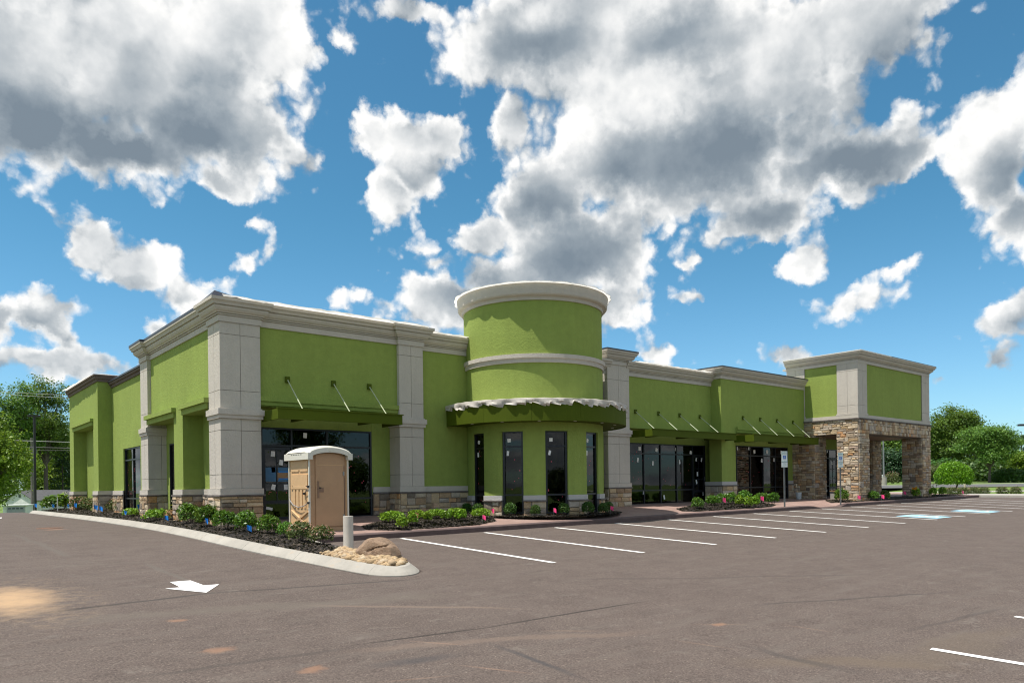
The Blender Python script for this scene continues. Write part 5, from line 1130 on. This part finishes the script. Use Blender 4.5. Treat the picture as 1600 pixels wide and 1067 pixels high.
# ---------------------------------------------------------------- survey flags
FB = simple('blue_flag', (.01, .22, .70), .5); FP = simple('pink_flag', (.85, .06, .22), .5); FGn = simple('green_flag', (.02, .45, .2), .5)
def flag(loc, mt, label, group, s=1., seed=0):
    r = random.Random(seed); e = empty('survey_flag', loc, r.uniform(-.5, .5) + ang, label=label, cat='flag', group=group)
    MB().tube([(0, 0, -.05), (0, 0, .26 * s)], .004, 4).build('wire_stake', STEEL, e); vs = []
    for i in range(5):
        u = i / 4; vs += [(u * .10 * s, .02 * math.sin(u * 5 + r.uniform(0, 6)), .26 * s - .05 * u * s * r.uniform(.2, 1)), (u * .095 * s, .02 * math.sin(u * 4 + 1), .15 * s - .05 * u * s)]
    MB().add(vs, [(2 * i, 2 * i + 1, 2 * i + 3, 2 * i + 2) for i in range(4)]).build('pennant', mt, e)
for i, (x, y) in enumerate([(386, 838), (321, 825), (257.5, 819), (229, 812), (194, 809), (155, 804), (147, 802), (116, 798), (105, 798), (81, 798), (66, 797.5), (54, 797)]):
    p = on_g(x, y, z_side); flag(p, FB, f'blue survey flag in the side bed, {ORD[i]} from the near end', 'blue survey flags', 1.1 if i < 5 else 1.5, i)
for i, (x, y, zf) in enumerate([(648, 815, z_b2), (754, 816, z_b2), (721, 799, z_b2), (769.7, 801, z_b3), (864.4, 802, z_b3), (946.6, 799, z_b3), (1129.5, 791, z_b4), (1188.4, 788, z_b4), (1340, 785, z_b5), (1377, 784, z_b5), (1412, 777, zw), (1472.6, 774, zw), (1503.5, 775.5, zw)]):
    p = on_g(x, y, zf)
    if zf is z_b3:
        a = math.atan2(p[0] - DC[0], -(p[1] - DC[1])); a = [R_(-70), R_(-30), R_(18)][i - 3]; q = (DC[0] + math.sin(a) * (RD + .5), DC[1] - math.cos(a) * (RD + .5)); p = (*q, z_b3(*q))
    if i == 2: p = (8.2, -1.2, zw(8.2, -1.2))
    flag(p, FP, f'pink survey flag along the front, {ORD[i]} of the pink flags from the left', 'pink survey flags', 1.05 + .35 * (i > 5), 40 + i)
# ---------------------------------------------------------------- signs
SGN = simple('sign_face', (.70, .72, .70), .4); SGT = simple('sign_teal', (.10, .36, .36), .4); SGB = simple('sign_blue', (.01, .10, .42), .4)
def text_mesh(txt, size):
    cu = bpy.data.curves.new('lettering', 'FONT'); cu.body = txt; cu.size = size; cu.align_x = 'CENTER'; cu.align_y = 'CENTER'; cu.resolution_u = 2
    o = bpy.data.objects.new('t', cu); COL.objects.link(o); dg = bpy.context.evaluated_depsgraph_get(); me = bpy.data.meshes.new_from_object(o.evaluated_get(dg)); bpy.data.objects.remove(o); return me
def sign(x, y, label, van):
    p = on_g(x, y, zw); e = empty('parking_sign', p, R_(-20), label=label, cat='sign', group='accessible parking signs'); H_ = 2.42
    MB().box(-.03, .03, 0, .02, -.1, H_ - .05).box(-.03, -.018, -.018, -.001, -.1, H_ - .05).box(.018, .03, -.018, -.001, -.1, H_ - .05).build('post', STEEL, e)
    pl = bevel(MB().box(-.16, .16, -.03, -.024, H_ - .46, H_).build('sign_plate', SGN, e), .002)
    MB().box(-.145, .145, -.0325, -.031, H_ - .445, H_ - .435).box(-.145, .145, -.0325, -.031, H_ - .025, H_ - .015).box(-.145, -.137, -.0325, -.031, H_ - .434, H_ - .026).box(.137, .145, -.0325, -.031, H_ - .434, H_ - .026).build('border', SGT, pl)
    MB().box(-.075, .075, -.033, -.0315, H_ - .34, H_ - .19).build('blue_square', SGB, pl)
    b = MB(); 
    for a0 in range(150, 400, 25):
        A_ = [R_(a0), R_(a0 + 25)]; b.add([(-.008 + math.cos(t) * r_, -.035, H_ - .285 + math.sin(t) * r_) for t, r_ in ((A_[0], .030), (A_[1], .030), (A_[1], .042), (A_[0], .042))], [(0, 1, 2, 3)])
    b.box(-.018, -.006, -.0355, -.0345, H_ - .275, H_ - .222).box(-.012, .03, -.0356, -.0344, H_ - .280, H_ - .268).box(.024, .034, -.0354, -.0346, H_ - .325, H_ - .270).box(-.022, -.004, -.0357, -.0343, H_ - .218, H_ - .203); b.build('wheelchair_symbol', SGN, pl)
    for txt, zz, sz in (('RESERVED', H_ - .075, .055), ('PARKING', H_ - .14, .055)): o = link('lettering', text_mesh(txt, sz), SGT, pl, (0, -.034, zz)); o.rotation_euler = (math.pi / 2, 0, 0)
    p2 = MB().box(-.16, .16, -.03, -.024, H_ - .70, H_ - .475).build('lower_plate', SGN, e)
    MB().box(-.145, .145, -.0325, -.031, H_ - .685, H_ - .677).box(-.145, .145, -.0325, -.031, H_ - .498, H_ - .49).build('border', SGT, p2)
    for txt, zz, sz in (('VAN', H_ - .545, .06), ('ACCESSIBLE', H_ - .615, .042)): o = link('lettering', text_mesh(txt, sz), SGT, p2, (0, -.034, zz)); o.rotation_euler = (math.pi / 2, 0, 0)
    for z in (H_ - .04, H_ - .42): MB().tube([(0, -.036, z), (0, -.03, z)], .008, 6).build('bolt', STEEL, e)
sign(1226, 791.5, 'accessible parking sign on a steel post before the dark storefront', True); sign(1313.5, 786.5, 'accessible parking sign on a steel post before the stone portico', True)
# ---------------------------------------------------------------- bucket, bench
PLW = simple('white_bucket', (.55, .58, .60), .4); PLB = simple('bucket_band', (.15, .22, .30), .4)
p = (29.95, -.38 - .1, zw(29.95, -.48)); e = empty('bucket', p, 0, label='white plastic bucket at the foot of the rear stone pier', cat='bucket')
o = MB().lathe(0, 0, [(0, 0), (.13, 0), (.155, .33), (.162, .33), (.162, .36), (.15, .36), (.125, .02), (0, .02)], 0, 360, 20).build('pail', PLW, e, True); MB().lathe(0, 0, [(.1415, .10), (.151, .24), (.150, .24), (.14, .10)], 20, 150, 10).build('printed_band', PLB, e)
MB().tube([(math.cos(t) * .165, -.03, .34 + .0 - .12 * math.sin(t)) for t in [math.pi * i / 10 for i in range(11)]], .004, 5).build('handle', STEEL, e)
p = on_g(1303, 779.5, zw); e = empty('work_bench', (p[0], p[1], p[2]), .3, label='small wooden topped work bench beside the right hand sign', cat='bench'); WOOD = simple('pine_board', (.36, .21, .10), .7, 0, .2, 8.)
MB().box(-.28, .28, -.16, .16, .42, .46).build('bench_top', WOOD, e); MB().box(-.24, -.20, -.14, .14, 0, .42).build('leg', PALECONC, e); MB().box(.0, .12, -.12, .12, 0, .42).build('leg', PALECONC, e)
# scaffold seen through the glass
RED = simple('red_scaffold_paint', (.42, .03, .02), .5); e = empty('scaffold', (17.8, 1.6, -.03), 0, label='red scaffold frame standing inside behind the left panes of the five bay storefront', cat='scaffold')
for x in (0, .75): MB().tube([(x, 0, 0), (x, 0, 2.9)], .025, 6).build('post', RED, e)
for k in range(7): MB().tube([(0, 0, .35 + k * .4), (.75, 0, .35 + k * .4)], .016, 5).build('rung', RED, e)
# manhole, stakes
IRON = simple('rusty_iron', (.16, .085, .055), .8, .3, .3, 9.); p = on_g(78, 825, g)
e = tag(MB().lathe(0, 0, [(0, .012), (.30, .012), (.30, .006), (.31, .016), (.38, .012), (.40, -.02)], 0, 360, 28).build('manhole_cover', IRON), 'rusty round manhole cover in the side drive', 'manhole cover'); e.location = p
p = on_g(90, 799, z_side); tag(MB().box(-.02, .02, -.01, .01, -.1, .75).build('marker_stake', PAPER, None, loc=p), 'thin white marker stake in the far part of the side bed', 'stake')
# ---------------------------------------------------------------- trees
def tree_meshes(H, th, rx, rz, seed, leaf, nlobe, nclump, nleaf, cz=None, tr=.22, flat=1., spread=.62, lobe=(.30, .46)):
    r = np.random.default_rng(seed); cz = cz if cz is not None else H - rz
    wood = MB(); top = Vector((r.normal(0, .2), r.normal(0, .2), cz + rz * .3))
    wood.tube([(0, 0, -.5), (0, 0, .0), (r.normal(0, .08), r.normal(0, .08), th), top], [tr * 1.5, tr * 1.1, tr * .85, tr * .25], 9)
    L = []
    while len(L) < nlobe:
        d = r.normal(size=3); d /= np.linalg.norm(d); q = r.uniform(.35, 1) ** .6 * spread
        c = d * q * np.array([rx, rx, rz]) + np.array([0, 0, cz]); L.append((c, r.uniform(*lobe)))
    C = []; U = []
    for c, s in L:
        a = r.uniform(.35, .85); st = Vector((0, 0, th * .9 + (cz - th) * a * .5)); mid = st.lerp(Vector(c), .55) + Vector((0, 0, -.05 * rz)); wood.tube([st, mid, Vector(c)], [tr * .42, tr * .24, tr * .08], 6)
        for k in range(3):
            e = Vector(c) + Vector(r.normal(size=3)).normalized() * s * rx * .8; wood.tube([mid, (mid + e) / 2, e], [tr * .16, tr * .1, tr * .04], 4)
        n = int(nclump / nlobe); d = r.normal(size=(n, 3)); d /= np.linalg.norm(d, axis=1)[:, None]
        keep = d[:, 2] > -.65; d = d[keep]
        cc = c + d * (s * np.array([rx, rx, rz * flat])) * r.uniform(.55, 1.12, (len(d), 1))
        C.append(cc); U.append(d)
    C = np.concatenate(C); U = np.concatenate(U)
    cl = leaf * 3.4
    P = np.repeat(C, nleaf, 0) + r.normal(0, 1, (len(C) * nleaf, 3)) * np.array([cl, cl, cl * .55]); N = np.repeat(U, nleaf, 0) * .5 + r.normal(size=(len(P), 3)) * .55 + np.array([0, 0, .6])
    V_, F_ = leaves(P, N, leaf, .62, seed, .15); return wood, V_, F_
def tree(name, label, loc, mt, group=None, **k):
    wood, V_, F_ = tree_meshes(**k); e = empty(name, loc, 0, label=label, cat='tree', group=group)
    wood.build('trunk', BARK, e, True); link('crown', np_mesh('crown', V_, F_), mt, e); return e
def gnd(x, dep): X, Y = at(x, dep); return (X, Y, T(X, Y))
def hpx(x, y, dep): return zpx(x, y, dep) - gnd(x, dep)[2]
def conifer(label, loc, H, rad, seed, name='conifer', leaf=.16):
    r = np.random.default_rng(seed); e = empty(name, loc, 0, label=label, cat='tree'); MB().tube([(0, 0, -.5), (0, 0, H * .5), (0, 0, H)], [.2, .13, .03], 8).build('trunk', BARK, e, True); C = []; U = []
    for k in range(int(H * 3.2)):
        z = H * (.10 + .88 * k / (H * 3.2)); R0 = rad * (1 - z / H) ** .8 * r.uniform(.75, 1.1) + .15
        for a in r.uniform(0, 6.28, 7):
            m_ = 16; t = r.uniform(.15, 1, m_) ** .7 * R0; C.append(np.stack([np.cos(a) * t + r.normal(0, .12, m_), np.sin(a) * t + r.normal(0, .12, m_), z - t * .22 + r.normal(0, .10, m_)], 1)); U.append(np.tile([np.cos(a) * .3, np.sin(a) * .3, .9], (m_, 1)) + r.normal(0, .4, (m_, 3)))
    V_, F_ = leaves(np.concatenate(C), np.concatenate(U), leaf, .45, seed, .2); link('crown', np_mesh('crown', V_, F_), L_CONIFER, e); return e
# left background
tree('broadleaf_tree', 'tall dark green tree at the left edge behind the utility pole', gnd(22, 118), L_TREE, 'woodland trees left of the building', H=hpx(25, 580, 118), th=7, rx=4.6, rz=8.6, seed=1, leaf=.17, nlobe=20, nclump=520, nleaf=36, tr=.32)
tree('broadleaf_tree', 'tall open crowned tree rising behind the white house', gnd(72, 124), L_TREE, 'woodland trees left of the building', H=hpx(72, 580, 124), th=8, rx=5.4, rz=8.8, seed=2, leaf=.17, nlobe=22, nclump=560, nleaf=36, tr=.36)
tree('broadleaf_tree', 'sunlit yellow green tree hanging over the left edge of the drive', gnd(-24, 74), L_LIGHT, 'woodland trees left of the building', H=11.5, th=2.6, rx=5.0, rz=4.9, seed=3, leaf=.14, nlobe=24, nclump=660, nleaf=36, tr=.25, cz=6.7)
tree('broadleaf_tree', 'dark low branched tree shading the grey garage', gnd(-26, 84), L_TREE, 'woodland trees left of the building', H=hpx(8, 722, 84), th=1.6, rx=3.3, rz=2.9, seed=4, leaf=.14, nlobe=16, nclump=420, nleaf=32, tr=.2)
tree('broadleaf_tree', 'bright sunlit tree directly behind the house roof', gnd(74, 132), L_LIGHT, 'woodland trees left of the building', H=hpx(74, 712, 132), th=2, rx=4.6, rz=4.6, seed=5, leaf=.19, nlobe=16, nclump=380, nleaf=32)
tree('broadleaf_tree', 'dense green tree behind the building end wall', gnd(108, 136), L_TREE, 'woodland trees left of the building', H=hpx(104, 640, 136), th=3, rx=5.2, rz=8, seed=6, leaf=.19, nlobe=20, nclump=520, nleaf=32)
conifer('dark conifer between the house and the building end', gnd(98, 128), hpx(96, 690, 128), 3.6, 7)
tree('broadleaf_tree', 'shadowy tree filling the gap behind the light pole', gnd(45, 150), L_TREE, 'woodland trees left of the building', H=hpx(45, 650, 150), th=2, rx=7.5, rz=8, seed=8, leaf=.24, nlobe=20, nclump=460, nleaf=32)
tree('broadleaf_tree', 'shadowy tree beyond the left edge of the picture', gnd(-40, 120), L_TREE, 'woodland trees left of the building', H=17, th=3, rx=6.5, rz=7.5, seed=9, leaf=.2, nlobe=20, nclump=480, nleaf=32)
# right background
tree('broadleaf_tree', 'large dark green tree beside the portico', gnd(1492, 122), L_TREE, 'trees right of the building', H=hpx(1500, 621, 122), th=3.5, rx=5.0, rz=6.6, seed=11, leaf=.16, nlobe=34, nclump=900, nleaf=40, tr=.35, lobe=(.26, .42))
tree('broadleaf_tree', 'pale green tree half hidden by the portico edge', gnd(1455, 128), L_MAPLE, 'trees right of the building', H=hpx(1455, 668, 128), th=2.5, rx=3.6, rz=5, seed=12, leaf=.17, nlobe=16, nclump=420, nleaf=36)
tree('maple_tree', 'spreading young maple on the lawn', gnd(1546, 92), L_MAPLE, 'trees right of the building', H=hpx(1550, 650, 92), th=1.2, rx=4.0, rz=3.6, seed=13, leaf=.11, nlobe=34, nclump=800, nleaf=40, tr=.16, flat=.7, lobe=(.22, .36), spread=.72)
conifer('dark conifer at the right edge of the picture', gnd(1597, 128), hpx(1597, 674, 128), 3.4, 14)
tree('broadleaf_tree', 'dark glossy tree seen through the portico', gnd(1392, 112), L_CONIFER, 'trees right of the building', H=hpx(1392, 704, 112), th=1, rx=3.5, rz=2.9, seed=15, leaf=.15, nlobe=16, nclump=480, nleaf=32, cz=2.6)
tree('broadleaf_tree', 'light green tree high behind the portico opening', gnd(1385, 140), L_MAPLE, 'trees right of the building', H=hpx(1385, 655, 140), th=3, rx=6.5, rz=6.6, seed=16, leaf=.2, nlobe=20, nclump=520, nleaf=32)
tree('broadleaf_tree', 'tree behind the right end of the portico', gnd(1425, 146), L_TREE, 'trees right of the building', H=hpx(1425, 672, 146), th=3, rx=6, rz=6, seed=17, leaf=.2, nlobe=18, nclump=460, nleaf=32)
tree('crape_myrtle', 'rust tipped small tree behind the round bush', gnd(1461, 88), L_ROSE, 'trees right of the building', H=hpx(1461, 719, 88), th=.8, rx=1.5, rz=1.3, seed=18, leaf=.08, nlobe=12, nclump=240, nleaf=22, tr=.06)
tree('broadleaf_tree', 'golden green tall shrub at the right edge', gnd(1596, 104), L_LIGHT, 'trees right of the building', H=hpx(1596, 704, 104), th=.6, rx=2.3, rz=2.2, seed=19, leaf=.12, nlobe=12, nclump=320, nleaf=32)
tree('broadleaf_tree', 'bright slender tree behind the maple', gnd(1572, 118), L_LIGHT, 'trees right of the building', H=hpx(1572, 706, 118), th=.8, rx=1.4, rz=2.4, seed=20, leaf=.13, nlobe=10, nclump=220, nleaf=32)
e = gnd(1491, 67); shrub('bush', e, .98,  'big clipped bright green round bush on the lawn', None, 'bush', sz=1.12)
for x, dep, s, lb in ((1496, 112, 1.5, 'dark evergreen mound behind the round bush'), (1530, 104, 1.8, 'dark evergreen mound left of the maple trunk'), (1512, 128, 2.2, 'dark evergreen mound below the large tree'), (1566, 108, 1.7, 'dark evergreen mound right of the maple trunk'), (1582, 92, .95, 'broad low evergreen at the right edge'), (1470, 116, 1.9, 'dark evergreen mound beside the portico'), (1598, 116, 2.0, 'tall dark evergreen mass at the right edge'), (1548, 134, 2.6, 'dark evergreen mass behind the maple'), (1590, 140, 2.8, 'dark evergreen mass below the conifer'), (1372, 128, 2.0, 'dark evergreen mound seen left through the portico'), (1410, 124, 2.0, 'dark evergreen mound seen right through the portico')):
    shrub('mound', gnd(x, dep), s, lb, 'evergreen mounds beyond the road', 'bush', 'evergreen_bush')
shrub('olive', gnd(1394, 92), 1.5, 'flowering bush beyond the road seen through the portico', None, 'shrub')
for i, (x, y) in enumerate([(1488, 770), (1505, 771), (1521, 770), (1537, 770), (1566, 770), (1587, 770)]):
    dep = 50.5; p = gnd(x, dep); shrub('olive', (p[0], p[1], p[2] - .02), .62, f'small rose bush along the sidewalk, {ORD[i]} from the portico', 'rose bushes along the sidewalk')
# trees across the lot behind the camera, seen in the window reflections
src = [o for o in bpy.data.objects if o.get('category') == 'tree' and o.name.startswith('broadleaf')]
for i in range(15):
    x = -40 + i * 9.2; y = -74 - 7 * math.sin(i * 2.1); k = (0, 1, 5, 9, 3, 10)[i % 6]
    c = copy_tree(src[k % len(src)], None, (x, y, -1.3), i * 1.3, .78 + .12 * math.sin(i * 1.7)); tag(c, f'broadleaf tree across the lot, mirrored in the front windows, {ORD[i]} of its row', 'tree', 'trees mirrored in the glass')
# ---------------------------------------------------------------- house and garage
SID = simple('white_siding', (.62, .63, .62), .7); SHG = simple('grey_shingles', (.075, .075, .078), .9, 0, .2, 3.); SHUT = simple('dark_shutter', (.05, .06, .08), .6); GDOOR = simple('grey_garage_door', (.30, .31, .36), .6)
c0 = at(54, 110); cz = T(*c0); HZ = zpx(54, 780.5, 110); RZ = zpx(38, 766, 115)
gdv = (-6.36 / 7, 2.93 / 7); ldv = (2.93 / 7, 6.36 / 7)
def wv_(v): return (v[0] * XL + v[1] * XD, v[0] * YL + v[1] * YD)      # (lateral, depth) of camera -> world
# (lateral, depth) direction to world: X = l*XL + d*XD, Y = l*YL + d*YD
gdw, ldw = wv_(gdv), wv_(ldv)
hs = empty('house', (c0[0], c0[1], cz), 0, label='white clapboard house with grey shingle roof beyond the drive', cat='house')
def hp(a, b_, z): return (gdw[0] * a + ldw[0] * b_, gdw[1] * a + ldw[1] * b_, z - cz)
Wd, Ln = 7., 16.
b = MB(); q = [hp(0, 0, cz - .5), hp(Wd, 0, cz - .5), hp(Wd, Ln, cz - .5), hp(0, Ln, cz - .5), hp(0, 0, HZ), hp(Wd, 0, HZ), hp(Wd, Ln, HZ), hp(0, Ln, HZ), hp(Wd / 2, 0, RZ), hp(Wd / 2, Ln, RZ)]
b.add(q, [(0, 1, 5, 8, 4), (3, 2, 6, 9, 7), (0, 3, 7, 4), (1, 2, 6, 5)]); wl = b.build('wall', SID, hs)
zz = cz + .3
while zz < HZ: 
    MB().add([hp(-.03, -.03, zz), hp(Wd, -.03, zz), hp(Wd, -.03, zz + .03), hp(-.03, -.03, zz + .03), hp(-.03, Ln, zz), hp(-.03, Ln, zz + .03)], [(0, 1, 2, 3), (0, 3, 5, 4)]).build('clapboard', SID, wl); zz += .45
ov = .35; s_ = (RZ - HZ) / (Wd / 2); b = MB()
for a0, a1 in ((-ov, Wd / 2), (Wd + ov, Wd / 2)): z0 = HZ - s_ * ov; b.add([hp(a0, -ov, z0 + .05), hp(a1, -ov, RZ + .05), hp(a1, Ln + ov, RZ + .05), hp(a0, Ln + ov, z0 + .05), hp(a0, -ov, z0 - .06), hp(a1, -ov, RZ - .06), hp(a1, Ln + ov, RZ - .06), hp(a0, Ln + ov, z0 - .06)], [(0, 1, 2, 3), (4, 5, 6, 7), (0, 3, 7, 4), (0, 1, 5, 4), (3, 2, 6, 7)])
b.build('roof', SHG, hs)
wz = cz + 1.1; wn = MB().add([hp(a, -.06, z) for a, z in ((2.7, wz), (4.0, wz), (4.0, wz + 1.3), (2.7, wz + 1.3))], [(0, 1, 2, 3)]).build('window', simple('window_white', (.7, .7, .7), .6), hs)
for a0, a1, z0, z1 in ((2.78, 3.31, .08, .62), (3.39, 3.92, .08, .62), (2.78, 3.31, .7, 1.22), (3.39, 3.92, .7, 1.22)): MB().add([hp(a, -.075, wz + z) for a, z in ((a0, z0), (a1, z0), (a1, z1), (a0, z1))], [(0, 1, 2, 3)]).build('pane', FRAME, wn)
for a0, a1 in ((2.25, 2.65), (4.05, 4.45)): MB().add([hp(a, -.07, wz + z) for a, z in ((a0, 0), (a1, 0), (a1, 1.3), (a0, 1.3))], [(0, 1, 2, 3)]).build('shutter', SHUT, hs)
MB().add([hp(a, -.06, z) for a, z in ((3.25, HZ + .35), (3.75, HZ + .35), (3.75, HZ + .8), (3.25, HZ + .8))], [(0, 1, 2, 3)]).build('gable_vent', SHUT, hs)
gd_ = MB().add([hp(-.06, a, cz + z) for a, z in ((2.2, 0), (7.2, 0), (7.2, 2.15), (2.2, 2.15))], [(0, 1, 2, 3)]).build('garage_door', simple('white_garage_door', (.55, .56, .56), .6), hs)
for k in range(1, 4): MB().add([hp(-.075, a, cz + .54 * k + z) for a, z in ((2.2, 0), (7.2, 0), (7.2, .03), (2.2, .03))], [(0, 1, 2, 3)]).build('door_seam', GDOOR, gd_)
c1 = at(22, 100); z1_ = T(*c1); gt = zpx(22, 790, 100); gr_ = empty('garage', (c1[0], c1[1], z1_), math.atan2(YL, XL) + .42, label='low white garage with a grey panelled door at the left edge', cat='garage')
hh = gt - z1_; MB().box(-1.3, 1.35, 0, 5, -.3, hh).build('wall', SID, gr_); MB().box(-1.45, 1.5, -.2, 5.2, hh, hh + .12).build('roof', SID, gr_); dd = MB().box(-.85, 1.2, -.06, -.001, -.2, hh - .12).build('garage_door', GDOOR, gr_)
for k in range(3): MB().box(-.84, 1.19, -.075, -.061, .1 + k * .5, .12 + k * .5).build('door_seam', SHUT, dd)
for k in range(4): MB().box(-.7 + k * .46, -.38 + k * .46, -.075, -.061, hh - .45, hh - .27).build('door_window', SHUT, dd)
# ---------------------------------------------------------------- poles, wires, lamp heads
DARKM = simple('dark_bronze_metal', (.035, .03, .035), .5, .3)
p = gnd(55, 58); hl = hpx(53.5, 651, 58); e = empty('light_pole', p, 0, label='slim dark square light pole rising at the far end of the drive', cat='light pole')
MB().box(-.08, .08, -.08, .08, -.2, hl).build('pole', DARKM, e); MB().box(-.42, .42, -.12, .12, hl - .02, hl + .12).build('lamp_head', DARKM, e); MB().box(-.16, .16, -.16, .16, -.1, .05).build('base_plate', DARKM, e)
WOODP = simple('weathered_pole', (.14, .125, .11), .9, 0, .2, 4.); p = gnd(50.5, 106); hu = hpx(50, 684, 106)
e = empty('utility_pole', p, 0, label='weathered wooden utility pole among the trees behind the light pole', cat='utility pole'); MB().tube([(0, 0, -.5), (0, 0, hu)], [.24, .16], 10).build('pole', WOODP, e, True); MB().box(-1.1, 1.1, -.06, .06, hu - .5, hu - .36).build('cross_arm', WOODP, e); MB().tube([(.3, -.2, hu - 2.2), (.3, -.2, hu - 1.2)], .22, 12).build('transformer', STEEL, e)
WIRE = simple('pale_wire', (.34, .34, .34), .6); WIREB = simple('black_cable', (.01, .01, .012), .6)
for i, (y0, y1, r_, mt, lb) in enumerate([(612, 619, .022, WIRE, 'upper thin pale overhead wire left of the building'), (616, 623, .022, WIRE, 'lower thin pale overhead wire left of the building'), (687, 692, .03, WIRE, 'middle pale overhead cable left of the building'), (697, 701.5, .055, WIREB, 'thick black overhead cable left of the building'), (703, 705, .03, WIREB, 'thin black overhead cable below the thick one')]):
    dep = 104 - i * .3; pts = []
    for k in range(17):
        x = -260 + 460 * k / 16; X, Y = at(x, dep); pts.append((X, Y, zpx(x, y0 + (y1 - y0) * (x - 0) / 110, dep) - .3 * math.sin(math.pi * k / 16) + .3))
    o0 = MB().tube(pts, r_, 5).build('overhead_wire', mt); tag(o0, lb, 'wire', 'overhead wires')
p = gnd(1381, 84); hl = hpx(1381, 668, 84); e = empty('light_pole', p, 0, label='grey lot light pole on a concrete footing seen through the portico', cat='light pole')
MB().tube([(0, 0, .6), (0, 0, hl)], [.10, .07], 8).build('pole', STEEL, e); MB().tube([(0, 0, -.3), (0, 0, .95)], .32, 16).build('footing', PALECONC, e); MB().box(-.5, .5, -.16, .16, hl, hl + .15).build('lamp_head', DARKM, e)
p = gnd(1611, 62); hl = hpx(1600, 665, 62); e = empty('light_pole', p, math.atan2(YL, XL), label='dark lamp head of a lot light reaching in at the right edge', cat='light pole'); MB().box(-.08, .08, -.08, .08, -.2, hl).build('pole', DARKM, e); MB().box(-.98, -.38, -.16, .16, hl - .02, hl + .14).box(-.38, -.08, -.04, .04, hl + .02, hl + .08).build('lamp_head', DARKM, e)
p = gnd(1507.5, 58); tag(MB().box(-.06, .06, -.06, .06, -.2, .62).build('marker_post', simple('pale_wood_post', (.45, .40, .30), .8), None, loc=(p[0], p[1], p[2])), 'short pale wooden post at the right of the round bush', 'post')
# white van glimpsed beyond the road
VW = simple('white_van_paint', (.7, .71, .72), .3); p = gnd(1351, 96); e = empty('parked_van', p, math.atan2(YL, XL), label='white van parked beyond the road, glimpsed through the portico', cat='van')
prof = [(-2.3, .35), (2.3, .35), (2.35, .95), (1.75, 1.15), (1.25, 1.85), (-2.25, 1.9)]; b = MB().add([(x, -.9, z) for x, z in prof] + [(x, .9, z) for x, z in prof], [tuple(range(6)), tuple(range(11, 5, -1))] + [(i, (i + 1) % 6, 6 + (i + 1) % 6, 6 + i) for i in range(6)]); bevel(b.build('body', VW, e), .06)
for x0, x1 in ((-.2, 1.1), (-1.6, -.4)): MB().box(x0, x1, -.915, -.905, 1.2, 1.65).build('window', FRAME, e)
for x in (-1.5, 1.5):
    for y in (-.82, .82): MB().tube([(x, y - .1, .33), (x, y + .1, .33)], .33, 16).build('wheel', BLACKP, e)
